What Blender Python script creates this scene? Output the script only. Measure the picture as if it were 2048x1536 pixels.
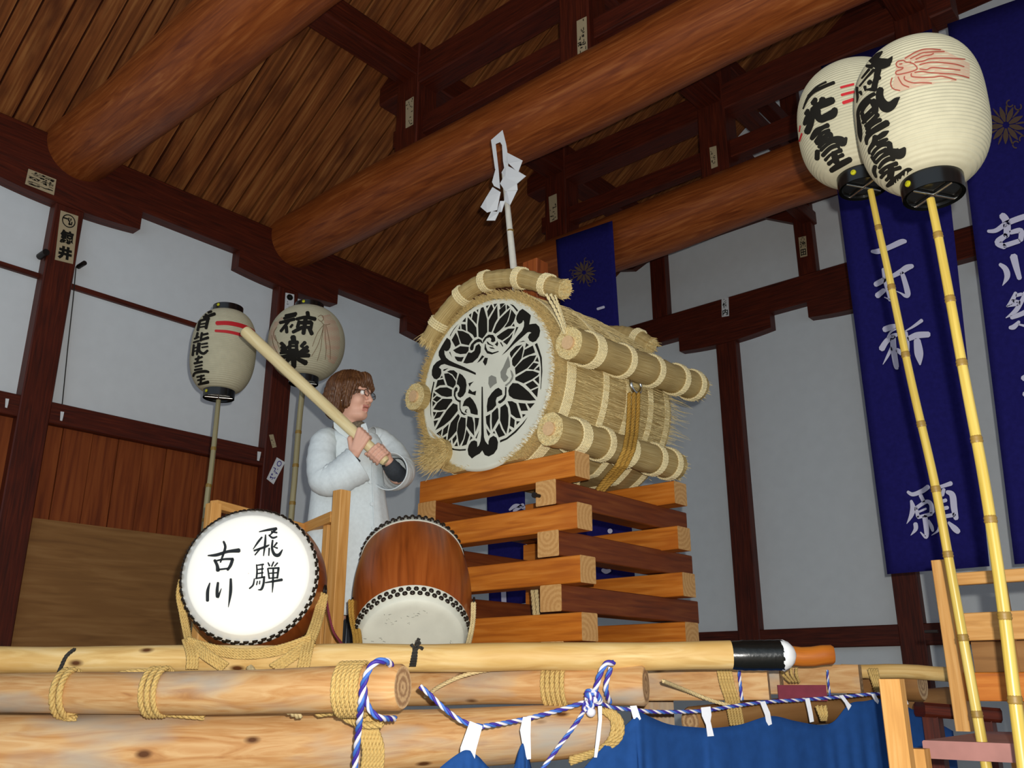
import bpy, bmesh, math, random
import numpy as np
from mathutils import Vector, Matrix, noise
for o in list(bpy.data.objects): bpy.data.objects.remove(o)
SC = bpy.context.scene
COL = SC.collection
rnd = random.Random(7)
pi = math.pi
# ------------------------------------------------------------------ camera
FPX = 1800.0
PITCH, YAW = math.radians(18.39), math.radians(41.0)
CAM = Vector((6.5, 0.0, 1.5))
HD = Vector((-math.sin(YAW), math.cos(YAW), 0))          # heading
RT = Vector((math.cos(YAW), math.sin(YAW), 0))           # to the right
UPW = Vector((0, 0, 1))
FW = HD*math.cos(PITCH) + UPW*math.sin(PITCH)
UPC = -HD*math.sin(PITCH) + UPW*math.cos(PITCH)
cd = bpy.data.cameras.new('camera'); cam = bpy.data.objects.new('camera', cd); COL.objects.link(cam)
cam.location = CAM; cam.rotation_euler = (pi/2 + PITCH, 0, YAW)
cd.sensor_fit = 'HORIZONTAL'; cd.sensor_width = 36.0; cd.lens = 36.0*FPX/2048.0
cd.clip_start = 0.02; cd.clip_end = 100
SC.camera = cam
# ------------------------------------------------------------------ light and exposure
w = bpy.data.worlds.new('world'); SC.world = w; w.use_nodes = True
w.node_tree.nodes['Background'].inputs[0].default_value = (0.62, 0.74, 0.86, 1)
w.node_tree.nodes['Background'].inputs[1].default_value = 0.80
fl = bpy.data.lights.new('camera_flash', 'POINT'); fl.energy = 460; fl.shadow_soft_size = 0.014; fl.color = (1, 0.965, 0.90)
flo = bpy.data.objects.new('camera_flash', fl); COL.objects.link(flo)
flo.location = CAM + RT*0.055 + UPC*0.07 + FW*0.0
vs = SC.view_settings
SC.display_settings.display_device = 'sRGB'
vs.view_transform = 'Standard'; vs.look = 'None'; vs.gamma = 1.0; vs.exposure = 0.0; vs.use_curve_mapping = False

# ------------------------------------------------------------------ photograph measure -> place
def ray(px, py): return FW + RT*((px-1024)/FPX) - UPC*((py-768)/FPX)
def dep(px, py, d): return CAM + ray(px, py)*d                 # depth along the optical axis
def fwd(px, py, f):                                            # distance along the heading
    r = ray(px, py); return CAM + r*(f/r.dot(HD))
def pln(px, py, ax, v):                                        # on an axis-aligned plane
    r = ray(px, py); return CAM + r*((v-CAM[ax])/r[ax])
def gpl(px, py, p0, n):
    r = ray(px, py); return CAM + r*((p0-CAM).dot(n)/r.dot(n))
# ------------------------------------------------------------------ materials
MATS = {}
def newmat(name):
    m = bpy.data.materials.new(name); m.use_nodes = True; MATS[name] = m
    nt = m.node_tree; return m, nt, nt.nodes['Principled BSDF']
def srgb(c):
    if isinstance(c, str): c = [int(c[i:i+2], 16)/255 for i in (0, 2, 4)]
    return tuple((x/12.92 if x <= 0.04045 else ((x+0.055)/1.055)**2.4) for x in c) + (1,)
def ramp(nt, stops):
    r = nt.nodes.new('ShaderNodeValToRGB'); e = r.color_ramp.elements
    while len(e) < len(stops): e.new(0.5)
    for i, (p, c) in enumerate(stops): e[i].position = p; e[i].color = srgb(c)
    return r
def plain(name, c, rough=0.7, metal=0.0, var=0.0, scale=30, bump=0.0, spec=0.5):
    m, nt, b = newmat(name)
    b.inputs['Roughness'].default_value = rough; b.inputs['Metallic'].default_value = metal
    b.inputs['Specular IOR Level'].default_value = spec
    if var or bump:
        tc = nt.nodes.new('ShaderNodeTexCoord'); n = nt.nodes.new('ShaderNodeTexNoise')
        n.inputs['Scale'].default_value = scale; n.inputs['Detail'].default_value = 4
        nt.links.new(tc.outputs['Object'], n.inputs['Vector'])
        cc = srgb(c)
        lo = tuple(max(0, x*(1-var)) for x in cc[:3]) + (1,); hi = tuple(min(1, x*(1+var)) for x in cc[:3]) + (1,)
        r = nt.nodes.new('ShaderNodeValToRGB'); r.color_ramp.elements[0].color = lo; r.color_ramp.elements[1].color = hi
        r.color_ramp.elements[0].position = .3; r.color_ramp.elements[1].position = .7
        nt.links.new(n.outputs['Fac'], r.inputs[0]); nt.links.new(r.outputs[0], b.inputs['Base Color'])
        if bump:
            bp = nt.nodes.new('ShaderNodeBump'); bp.inputs['Strength'].default_value = bump; bp.inputs['Distance'].default_value = .004
            nt.links.new(n.outputs['Fac'], bp.inputs['Height']); nt.links.new(bp.outputs[0], b.inputs['Normal'])
    else: b.inputs['Base Color'].default_value = srgb(c)
    return m
def grain(name, stops, su=1.2, sv=16, rough=0.5, bump=0.25, det=5, dist=0.6, knots=False, spec=0.4, coarse=None, stain=None):
    """fibres along UV u (metres); stops = colour ramp; stain = colour of soft patches"""
    m, nt, b = newmat(name); L = nt.links.new
    tc = nt.nodes.new('ShaderNodeTexCoord'); mp = nt.nodes.new('ShaderNodeMapping')
    L(tc.outputs['UV'], mp.inputs['Vector']); mp.inputs['Scale'].default_value = (su, sv, 1)
    n = nt.nodes.new('ShaderNodeTexNoise'); n.inputs['Scale'].default_value = 3; n.inputs['Detail'].default_value = det
    n.inputs['Distortion'].default_value = dist; L(mp.outputs[0], n.inputs['Vector'])
    r = ramp(nt, stops); L(n.outputs['Fac'], r.inputs[0]); out = r.outputs[0]
    if stain:
        n2 = nt.nodes.new('ShaderNodeTexNoise'); n2.inputs['Scale'].default_value = 2.2; n2.inputs['Detail'].default_value = 3
        mp2 = nt.nodes.new('ShaderNodeMapping'); mp2.inputs['Scale'].default_value = (1.0, 3.0, 1); L(tc.outputs['UV'], mp2.inputs['Vector']); L(mp2.outputs[0], n2.inputs['Vector'])
        r2 = nt.nodes.new('ShaderNodeValToRGB'); r2.color_ramp.elements[0].position = .5; r2.color_ramp.elements[1].position = .72
        L(n2.outputs['Fac'], r2.inputs[0])
        mx = nt.nodes.new('ShaderNodeMix'); mx.data_type = 'RGBA'; mx.inputs['B'].default_value = srgb(stain)
        L(r2.outputs[0], mx.inputs['Factor']); L(out, mx.inputs['A']); out = mx.outputs['Result']
    if knots:
        v = nt.nodes.new('ShaderNodeTexVoronoi'); v.inputs['Scale'].default_value = 1.0
        mp3 = nt.nodes.new('ShaderNodeMapping'); mp3.inputs['Scale'].default_value = (4.2, 9, 1); L(tc.outputs['UV'], mp3.inputs['Vector']); L(mp3.outputs[0], v.inputs['Vector'])
        r3 = nt.nodes.new('ShaderNodeValToRGB'); r3.color_ramp.elements[0].position = .06; r3.color_ramp.elements[1].position = .14
        r3.color_ramp.elements[0].color = (1, 1, 1, 1); r3.color_ramp.elements[1].color = (0, 0, 0, 1)
        L(v.outputs['Distance'], r3.inputs[0])
        mx2 = nt.nodes.new('ShaderNodeMix'); mx2.data_type = 'RGBA'; mx2.inputs['B'].default_value = srgb('5a3416')
        L(r3.outputs[0], mx2.inputs['Factor']); L(out, mx2.inputs['A']); out = mx2.outputs['Result']
    L(out, b.inputs['Base Color'])
    b.inputs['Roughness'].default_value = rough; b.inputs['Specular IOR Level'].default_value = spec
    bp = nt.nodes.new('ShaderNodeBump'); bp.inputs['Strength'].default_value = bump; bp.inputs['Distance'].default_value = .003
    L(n.outputs['Fac'], bp.inputs['Height']); L(bp.outputs[0], b.inputs['Normal'])
    return m
def endgrain(name, c1, c2, sc=70):
    m, nt, b = newmat(name); L = nt.links.new
    tc = nt.nodes.new('ShaderNodeTexCoord'); wv = nt.nodes.new('ShaderNodeTexWave'); wv.wave_type = 'RINGS'; wv.rings_direction = 'Z'
    wv.inputs['Scale'].default_value = sc*.3; wv.inputs['Distortion'].default_value = 3; wv.inputs['Detail'].default_value = 3; wv.inputs['Detail Scale'].default_value = 6
    L(tc.outputs['UV'], wv.inputs['Vector']); r = ramp(nt, [(0, c1), (1, c2)]); L(wv.outputs['Fac'], r.inputs[0]); L(r.outputs[0], b.inputs['Base Color'])
    b.inputs['Roughness'].default_value = .75
    return m
M = {}
M['plaster'] = plain('plaster', 'e6ecee', .9, var=.02, scale=9, bump=.04, spec=.2)
M['darkwood'] = grain('dark_timber', [(0.25, '34140b'), (0.55, '561f0f'), (0.8, '6d2d16')], sv=22, rough=.5, bump=.12, spec=.3)
M['beamwood'] = grain('log_beam_timber', [(0.25, '6f3212'), (0.55, '9a5020'), (0.8, 'b8703a')], su=.7, sv=9, rough=.45, bump=.15, dist=1.4, spec=.35)
M['roofwood'] = grain('roof_boards', [(0.2, '4a2612'), (0.5, '8c5026'), (0.8, 'b87c44')], su=.5, sv=10, rough=.7, bump=.12, spec=.2, stain='5c3018')
M['wains'] = grain('wainscot_boards', [(0.2, '5a240f'), (0.5, '86411a'), (0.8, '9c5425')], su=.6, sv=9, rough=.6, bump=.1, spec=.25)
M['panel'] = grain('pale_panel', [(0.2, '7a5430'), (0.5, '94693c'), (0.8, 'a67c4c')], su=.7, sv=7, rough=.7, bump=.08, spec=.2, stain='8d6338')
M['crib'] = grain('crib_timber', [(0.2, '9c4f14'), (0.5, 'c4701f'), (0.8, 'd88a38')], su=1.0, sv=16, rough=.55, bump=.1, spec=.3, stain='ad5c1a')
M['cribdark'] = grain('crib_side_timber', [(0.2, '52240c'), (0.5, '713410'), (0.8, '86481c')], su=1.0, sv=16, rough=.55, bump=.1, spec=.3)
M['cribend'] = endgrain('crib_end_grain', 'bf8c50', 'cf9f62', 45)
M['log'] = grain('bare_log', [(0.15, '99643a'), (0.4, 'bf8d57'), (0.62, 'd0a773'), (0.9, 'd9b98a')], su=1.1, sv=8, rough=.65, bump=.2, dist=2.2, knots=True, spec=.25, stain='a9a092')
M['logend'] = endgrain('log_end_grain', '9c7550', 'd2ac7c', 45)
M['pole'] = grain('pale_pole', [(0.2, 'bd9150'), (0.5, 'd9b573'), (0.85, 'ead09a')], su=1.2, sv=10, rough=.55, bump=.12, dist=1.5, knots=True, spec=.3, stain='cda25c')
M['frame'] = grain('planed_frame_wood', [(0.2, 'b07a3c'), (0.5, 'cc9550'), (0.85, 'dcae70')], su=1.2, sv=20, rough=.55, bump=.08, spec=.3)
M['mallet'] = grain('mallet_wood', [(0.2, 'cdb581'), (0.5, 'dccb9a'), (0.85, 'e6d9b2')], su=1.4, sv=20, rough=.6, bump=.05, spec=.3)
M['taiko'] = grain('drum_barrel', [(0.2, '6b3210'), (0.5, '94491a'), (0.85, 'aa5c26')], su=1.0, sv=12, rough=.32, bump=.06, spec=.5)
M['straw'] = grain('straw', [(0.22, '6e5426'), (0.4, 'b0935a'), (0.62, 'd0b880'), (0.9, 'ead8a8')], su=1.6, sv=230, rough=.8, bump=.9, det=3, dist=.1, spec=.15)
M['strawend'] = plain('straw_cut_ends', 'd8c48e', .85, var=.35, scale=160, bump=.8, spec=.1)
M['strawpale'] = plain('straw_strands', 'e0c88c', .8, var=.25, scale=60, spec=.15)
M['strawrope'] = plain('pale_straw_rope', 'e8d8a8', .85, var=.18, scale=120, bump=.5, spec=.15)
M['rope'] = plain('straw_rope', 'c7a868', .85, var=.2, scale=150, bump=.6, spec=.15)
M['goldrope'] = plain('golden_rope', 'b0873c', .8, var=.2, scale=150, bump=.5, spec=.2)
M['palerope'] = plain('pale_rope', 'd3bd8c', .85, var=.2, scale=150, bump=.5, spec=.15)
M['blackrope'] = plain('black_cord', '2a2722', .8, var=.3, scale=120, bump=.4)
M['cord_blue'] = plain('cord_blue', '3f6cc0', .6); M['cord_purple'] = plain('cord_purple', '3a2a94', .6); M['cord_white'] = plain('cord_white', 'e2dfe6', .6)
M['skinhide'] = plain('drum_hide', 'dcdccb', .55, var=.04, scale=8, bump=.02, spec=.3)
M['whitehide'] = plain('white_drum_hide', 'f4f3ea', .5, var=.02, scale=8, spec=.3)
M['skinworn'] = plain('worn_drum_hide', 'cfcfc0', .6, var=.07, scale=10, bump=.03, spec=.3)
M['ink'] = plain('black_ink', '17150f', .75, spec=.25)
M['inkbrush'] = plain('brush_ink', '23272b', .8, spec=.2)
M['inkworn'] = plain('worn_ink', '8a8a80', .8, spec=.2)
M['paper'] = plain('lantern_paper', 'b9b398', .75, var=.05, scale=25, spec=.25)
M['pinkpaper'] = plain('lantern_pink', 'bba088', .75, spec=.2)
M['red'] = plain('red_paint', 'bf1d25', .6); M['redline'] = plain('red_brown_line', '9c4a3a', .7)
M['brownline'] = plain('thin_brown_line', '6e5238', .7)
M['lacquer'] = plain('black_lacquer', '0b0b0a', .25, spec=.6)
M['brass'] = plain('brass_stud', 'c9c21e', .3, metal=.4)
M['steel'] = plain('steel', 'c8c8c4', .22, metal=1.0)
M['iron'] = plain('dark_iron', '2a2522', .45, metal=.6)
M['tack'] = plain('iron_tack', '2c241c', .35, metal=.5)
M['bamboo'] = grain('bamboo', [(0.2, 'a98c34'), (0.5, 'c4a84a'), (0.85, 'd8c270')], su=.8, sv=30, rough=.35, bump=.03, spec=.45)
M['bamboogrey'] = grain('grey_bamboo', [(0.2, '7d7552'), (0.5, '958c68'), (0.85, 'aaa17c')], su=.8, sv=30, rough=.4, bump=.03, spec=.4)
M['bamboowhite'] = plain('white_bamboo', 'e0dccd', .45, var=.04, scale=30)
M['node'] = plain('bamboo_node', '8a6c2a', .5)
M['whitepaper'] = plain('white_paper', 'e8eaea', .8, spec=.2)
M['purple'] = plain('indigo_cloth', '221f66', .9, var=.12, scale=40, bump=.15, spec=.1)
M['lilac'] = plain('lilac_lettering', 'd8d6ec', .85, spec=.1)
M['gold'] = plain('dull_gold_print', '5c4a3c', .8, spec=.2)
M['bluecloth'] = plain('blue_cloth', '1f4884', .85, var=.08, scale=30, bump=.1, spec=.15)
M['wine'] = plain('wine_cloth', '7a2c3c', .85, var=.1, scale=30)
M['pinkcloth'] = plain('dusty_pink_board', 'a07068', .8, var=.1, scale=14)
M['tab'] = plain('white_tape', 'e6e8ee', .8, var=.03, scale=60)
M['tape'] = plain('black_tape', '101312', .25, var=.1, scale=50, bump=.25, spec=.6)
M['cream'] = plain('cream_sticker', 'b9a886', .8, spec=.2)
M['coat'] = plain('pale_coat_wool', 'cfd8da', .95, var=.05, scale=60, bump=.25, spec=.1)
M['skin'] = plain('skin', 'd9a891', .55, var=.05, scale=25, spec=.35)
M['lips'] = plain('lips', 'bd7b6e', .5)
M['hair'] = grain('brown_hair', [(0.2, '2c190d'), (0.5, '5a381f'), (0.85, '85592f')], su=5, sv=90, rough=.45, bump=.6, det=3, dist=.2, spec=.4)
M['dark'] = plain('dark_knit', '34383e', .9, var=.15, scale=90, bump=.4)
M['scarf'] = plain('patterned_scarf', '6f6250', .85, var=.6, scale=120)
M['white'] = plain('eye_white', 'e6e2dc', .3); M['iris'] = plain('iris', '2a1c14', .2)
M['frameglass'] = plain('glasses_frame', '4a3528', .3, metal=.5)
m, nt, b = newmat('lens_glass'); b.inputs['Base Color'].default_value = (1, 1, 1, 1); b.inputs['Roughness'].default_value = .03; b.inputs['Transmission Weight'].default_value = 1; b.inputs['IOR'].default_value = 1.05; M['lens'] = m
M['floor'] = plain('floor_concrete', '6a625a', .9, var=.1, scale=4)
M['shoe'] = plain('black_leather', '1a1614', .4)
M['ivory'] = plain('cut_wood', 'd8b487', .7, var=.08, scale=90)

# ------------------------------------------------------------------ mesh helpers
class MB:
    """mesh builder: verts, faces with uv and material slot"""
    def __init__(s): s.v = []; s.f = []; s.uv = []; s.mi = []
    def face(s, idx, uv=None, mi=0):
        s.f.append(tuple(idx)); s.uv.append(uv if uv else [(0, 0)]*len(idx)); s.mi.append(mi)
    def add(s, p): s.v.append(tuple(p)); return len(s.v)-1
    def box(s, lo, hi, mi=0, endmi=None, M4=None, long=None, cham=0.0):
        lo = Vector(lo); hi = Vector(hi); d = hi-lo
        if long is None: long = max(range(3), key=lambda k: d[k])
        off = (rnd.random()*9, rnd.random()*9)
        a, b2 = [k for k in range(3) if k != long]
        c = min(cham, d[a]*.4, d[b2]*.4)
        # octagonal prism along 'long' when chamfered
        if c > 0: prof = [(lo[a]+c, lo[b2]), (hi[a]-c, lo[b2]), (hi[a], lo[b2]+c), (hi[a], hi[b2]-c), (hi[a]-c, hi[b2]), (lo[a]+c, hi[b2]), (lo[a], hi[b2]-c), (lo[a], lo[b2]+c)]
        else: prof = [(lo[a], lo[b2]), (hi[a], lo[b2]), (hi[a], hi[b2]), (lo[a], hi[b2])]
        n = len(prof); st = len(s.v)
        for e in (lo[long], hi[long]):
            for q in prof:
                p = [0, 0, 0]; p[long] = e; p[a] = q[0]; p[b2] = q[1]; p = Vector(p)
                s.v.append(tuple(M4 @ p) if M4 else tuple(p))
        flip = (long == 1)
        per = 0
        for i in range(n):
            j = (i+1) % n; w_ = math.hypot(prof[j][0]-prof[i][0], prof[j][1]-prof[i][1])
            f = [st+i, st+j, st+n+j, st+n+i]; u0, u1 = off[0], off[0]+d[long]
            uv = [(u0, off[1]+per), (u0, off[1]+per+w_), (u1, off[1]+per+w_), (u1, off[1]+per)]
            if flip: f.reverse(); uv.reverse()
            s.face(f, uv, mi); per += w_
        em = mi if endmi is None else endmi
        ca = ((lo[a]+hi[a])/2, (lo[b2]+hi[b2])/2); o2 = (rnd.uniform(-.08, .08), rnd.uniform(-.08, .08))
        uvp = [(q[0]-ca[0]+o2[0], q[1]-ca[1]+o2[1]) for q in prof]
        f0 = list(range(st+n-1, st-1, -1)); f1 = list(range(st+n, st+2*n)); u0 = uvp[::-1]; u1 = uvp[:]
        if flip: f0.reverse(); u0.reverse(); f1.reverse(); u1.reverse()
        s.face(f0, u0, em); s.face(f1, u1, em)
        return s
    def tube(s, pts, rad, seg=12, mi=0, cap=True, endmi=None, capr=0.0, sq=1.0, upv=None, jit=0.0):
        pts = [Vector(p) for p in pts]; n = len(pts)
        rad = [rad]*n if not hasattr(rad, '__len__') else list(rad)
        tang = []
        for i in range(n):
            t = (pts[min(i+1, n-1)] - pts[max(i-1, 0)])
            tang.append(t.normalized() if t.length > 1e-9 else Vector((0, 0, 1)))
        a = Vector(upv) if upv else (Vector((0, 0, 1)) if abs(tang[0].z) < .9 else Vector((1, 0, 0)))
        st = len(s.v); L = 0; Ls = []; off = (rnd.random()*9, rnd.random()*9); rav = max(sum(rad)/n, 1e-4)
        for i in range(n):
            if i: L += (pts[i]-pts[i-1]).length
            Ls.append(L); t = tang[i]; x = (a - t*a.dot(t))
            if x.length < 1e-6: x = t.orthogonal()
            x.normalize(); y = t.cross(x); a = x
            for k in range(seg):
                an = 2*pi*k/seg; r = rad[i]*(1+(rnd.uniform(-jit, jit) if jit else 0))
                s.v.append(tuple(pts[i] + x*(math.cos(an)*r) + y*(math.sin(an)*r*sq)))
        for i in range(n-1):
            for k in range(seg):
                k2 = (k+1) % seg; rr = rav
                v0, v1 = off[1]+2*pi*rr*k/seg, off[1]+2*pi*rr*(k+1)/seg; u0, u1 = off[0]+Ls[i], off[0]+Ls[i+1]
                s.face([st+i*seg+k, st+i*seg+k2, st+(i+1)*seg+k2, st+(i+1)*seg+k], [(u0, v0), (u0, v1), (u1, v1), (u1, v0)], mi)
        if cap:
            em = mi if endmi is None else endmi
            for e, i in ((0, 0), (1, n-1)):
                ring = [st+i*seg+k for k in range(seg)]
                uv = [(math.cos(2*pi*k/seg)*rad[i], math.sin(2*pi*k/seg)*rad[i]) for k in range(seg)]
                if e == 0: ring.reverse(); uv.reverse()
                s.face(ring, uv, em)
        return s
    def rope(s, pts, r, pitch=None, strands=3, mis=(0, 0, 0), seg=6, step=None):
        P = resample(pts, step or max(r*.75, .003)); pitch = pitch or r*5.5
        n = len(P); a = None; fr = []
        for i in range(n):
            t = (P[min(i+1, n-1)]-P[max(i-1, 0)]).normalized()
            if a is None: a = t.orthogonal()
            a = (a - t*a.dot(t)).normalized(); fr.append((a.copy(), t.cross(a)))
        L = 0; acc = []
        for i in range(n):
            if i: L += (P[i]-P[i-1]).length
            acc.append(L)
        for k in range(strands):
            q = []
            for i in range(n):
                an = 2*pi*(acc[i]/pitch + k/strands); q.append(P[i] + (fr[i][0]*math.cos(an)+fr[i][1]*math.sin(an))*r*.5)
            s.tube(q, r*.56, seg, mi=mis[k % len(mis)])
        return s
    def lathe(s, prof, o, ax, seg=48, mi=0, closed=False, ref=None, capends=True):
        """prof = [(axial, radius)], o origin, ax axis"""
        ax = Vector(ax).normalized(); o = Vector(o)
        x = Vector(ref) if ref else ax.orthogonal(); x = (x-ax*x.dot(ax)).normalized(); y = ax.cross(x)
        st = len(s.v); n = len(prof); acc = 0; rmx = max(q[1] for q in prof)
        for (h, r) in prof:
            for k in range(seg):
                an = 2*pi*k/seg; s.v.append(tuple(o + ax*h + (x*math.cos(an)+y*math.sin(an))*r))
        for i in range(n-1):
            d = math.hypot(prof[i+1][0]-prof[i][0], prof[i+1][1]-prof[i][1])
            for k in range(seg):
                k2 = (k+1) % seg; rr = rmx
                s.face([st+i*seg+k, st+i*seg+k2, st+(i+1)*seg+k2, st+(i+1)*seg+k],
                       [(acc, 2*pi*rr*k/seg), (acc, 2*pi*rr*(k+1)/seg), (acc+d, 2*pi*rr*(k+1)/seg), (acc+d, 2*pi*rr*k/seg)], mi)
            acc += d
        if capends:
            s.face([st+k for k in range(seg)][::-1], None, mi); s.face([st+(n-1)*seg+k for k in range(seg)], None, mi)
        return s
    def poly(s, pts, mi=0, uv=None):
        st = len(s.v); s.v += [tuple(p) for p in pts]; s.face(list(range(st, st+len(pts))), uv or [(p[0], p[1]) for p in pts], mi); return s
    def prism(s, prof, ext, mi=0, uvax=None):
        """prof: list of 3-D points (planar), ext: extrusion vector"""
        n = len(prof); st = len(s.v); ext = Vector(ext); P = [Vector(p) for p in prof]
        s.v += [tuple(p) for p in P] + [tuple(p+ext) for p in P]
        e1 = (P[1]-P[0]).normalized(); nn = ext.normalized(); e2 = nn.cross(e1)
        uv = [((p-P[0]).dot(e1), (p-P[0]).dot(e2)) for p in P]
        s.face(list(range(n))[::-1] if False else [st+i for i in range(n)], uv, mi); s.face([st+n+i for i in range(n)][::-1], uv[::-1], mi)
        for i in range(n):
            j = (i+1) % n; l = (P[j]-P[i]).length
            s.face([st+i, st+n+i, st+n+j, st+j], [(0, 0), (0, ext.length), (l, ext.length), (l, 0)], mi)
        return s
    def grid(s, G, mi=0, uvs=(1, 1), wrap=False):
        """G[i][j] points"""
        st = len(s.v); a = len(G); b_ = len(G[0])
        for row in G: s.v += [tuple(p) for p in row]
        for i in range(a-1):
            for j in range(b_ if wrap else b_-1):
                j2 = (j+1) % b_
                s.face([st+i*b_+j, st+i*b_+j2, st+(i+1)*b_+j2, st+(i+1)*b_+j],
                       [(uvs[0]*i/(a-1), uvs[1]*j/b_), (uvs[0]*i/(a-1), uvs[1]*(j+1)/b_), (uvs[0]*(i+1)/(a-1), uvs[1]*(j+1)/b_), (uvs[0]*(i+1)/(a-1), uvs[1]*j/b_)], mi)
        return s
    def sphere(s, c, r, seg=12, rings=8, mi=0, scale=(1, 1, 1)):
        c = Vector(c); prof = []
        G = []
        for i in range(rings+1):
            th = pi*i/rings
            G.append([c + Vector((math.sin(th)*math.cos(2*pi*k/seg)*r*scale[0], math.sin(th)*math.sin(2*pi*k/seg)*r*scale[1], math.cos(th)*r*scale[2])) for k in range(seg)])
        return s.grid(G, mi, wrap=True)
def resample(pts, step):
    pts = [Vector(p) for p in pts]; out = [pts[0]]
    for a, b_ in zip(pts, pts[1:]):
        L = (b_-a).length; n = max(1, int(math.ceil(L/step)))
        for i in range(1, n+1): out.append(a.lerp(b_, i/n))
    return out
def smooth_path(pts, n=8):
    pts = [Vector(p) for p in pts]; out = []
    for i in range(len(pts)-1):
        p0, p1, p2, p3 = pts[max(i-1, 0)], pts[i], pts[i+1], pts[min(i+2, len(pts)-1)]
        for k in range(n):
            t = k/n; out.append(.5*((2*p1)+(p2-p0)*t+(2*p0-5*p1+4*p2-p3)*t*t+(3*p1-p0-3*p2+p3)*t**3))
    out.append(pts[-1]); return out
# ------------------------------------------------------------------ objects
LABELS = {}
def setp(o, label=None, cat=None, group=None, kind=None):
    if label: o['label'] = label
    if cat: o['category'] = cat
    if group: o['group'] = group
    if kind: o['kind'] = kind
    return o
def thing(name, loc, label, cat, group=None):
    o = bpy.data.objects.new(name, None); COL.objects.link(o); o.location = loc; o.empty_display_size = .05
    return setp(o, label, cat, group)
def wpos(o):
    p = Vector(o.location); q = o.parent
    while q: p += q.location; q = q.parent
    return p
def obj(name, mb, mats, parent=None, smooth=None, base=None, label=None, cat=None, group=None, kind=None, bevel=0.0):
    """link ONE mesh object; mesh coordinates are world coordinates"""
    me = bpy.data.meshes.new(name)
    ref = wpos(parent) if parent else Vector(base if base else (0, 0, 0))
    me.from_pydata([(x-ref.x, y-ref.y, z-ref.z) for x, y, z in mb.v], [], mb.f)
    ul = me.uv_layers.new(name='UVMap'); flat = [c for f in mb.uv for q in f for c in q[:2]]
    if len(flat) == len(ul.data)*2: ul.data.foreach_set('uv', flat)
    if not isinstance(mats, (list, tuple)): mats = [mats]
    for m_ in mats: me.materials.append(M[m_] if isinstance(m_, str) else m_)
    me.polygons.foreach_set('material_index', mb.mi)
    if smooth is not None:
        me.polygons.foreach_set('use_smooth', [True]*len(me.polygons))
        if smooth < 180: me.set_sharp_from_angle(angle=math.radians(smooth))
    me.update()
    o = bpy.data.objects.new(name, me); COL.objects.link(o)
    if parent: o.parent = parent
    else: o.location = ref
    if bevel:
        md = o.modifiers.new('bevel', 'BEVEL'); md.width = bevel; md.segments = 2; md.limit_method = 'ANGLE'
    return setp(o, label, cat, group, kind)
def structure(name, mb, mats, label=None, **k): return obj(name, mb, mats, label=label, kind='structure', **k)

# ------------------------------------------------------------------ brush strokes and lettering laid on real surfaces
def ribbon(mb, pts, S, mi=0, minstep=2.0):
    """pts: [(px,py,width_px)] in photograph pixels, S maps (px,py)->3-D point on the surface"""
    P = [Vector(p) for p in pts]
    if len(P) == 2: P.insert(1, (P[0]+P[1])/2)
    C = smooth_path(P, 6) if len(P) > 2 else P
    Q = [C[0]]
    for c in C[1:]:
        if (Vector(c[:2])-Vector(Q[-1][:2])).length > .4: Q.append(c)
    n = len(Q); Lf = []; Rg = []
    for i in range(n):
        t = Vector((Q[min(i+1, n-1)][0]-Q[max(i-1, 0)][0], Q[min(i+1, n-1)][1]-Q[max(i-1, 0)][1])); t = t.normalized() if t.length > 0 else Vector((1, 0))
        nn = Vector((-t.y, t.x)); w_ = max(Q[i][2], .3)/2
        if i == 0:
            Lf.append((Q[i][0]-t.x*w_*.6+nn.x*w_*.5, Q[i][1]-t.y*w_*.6+nn.y*w_*.5)); Rg.append((Q[i][0]-t.x*w_*.6-nn.x*w_*.5, Q[i][1]-t.y*w_*.6-nn.y*w_*.5))
        Lf.append((Q[i][0]+nn.x*w_, Q[i][1]+nn.y*w_)); Rg.append((Q[i][0]-nn.x*w_, Q[i][1]-nn.y*w_))
        if i == n-1:
            Lf.append((Q[i][0]+t.x*w_*.6+nn.x*w_*.5, Q[i][1]+t.y*w_*.6+nn.y*w_*.5)); Rg.append((Q[i][0]+t.x*w_*.6-nn.x*w_*.5, Q[i][1]+t.y*w_*.6-nn.y*w_*.5))
    G = []
    for l, r in zip(Lf, Rg):
        row = []
        for k in range(4):
            p = S(l[0]+(r[0]-l[0])*k/3, l[1]+(r[1]-l[1])*k/3)
            row.append(p)
        if any(p is None for p in row): 
            if len(G) > 1: mb.grid(G, mi)
            G = []; continue
        G.append(row)
    if len(G) > 1: mb.grid(G, mi)
def strokes(mb, data, reg, S, mi=0, ws=1.0):
    x0, y0, s = reg
    for st in data: ribbon(mb, [(x0+a/s, y0+b_/s, ws*w_/s) for a, b_, w_ in st], S, mi)
def polys(mb, data, reg, S, mi=0):
    x0, y0, s = reg
    for pl in data: mb.poly([S(x0+a/s, y0+b_/s) for a, b_ in pl], mi)
_tx = {}
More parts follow.
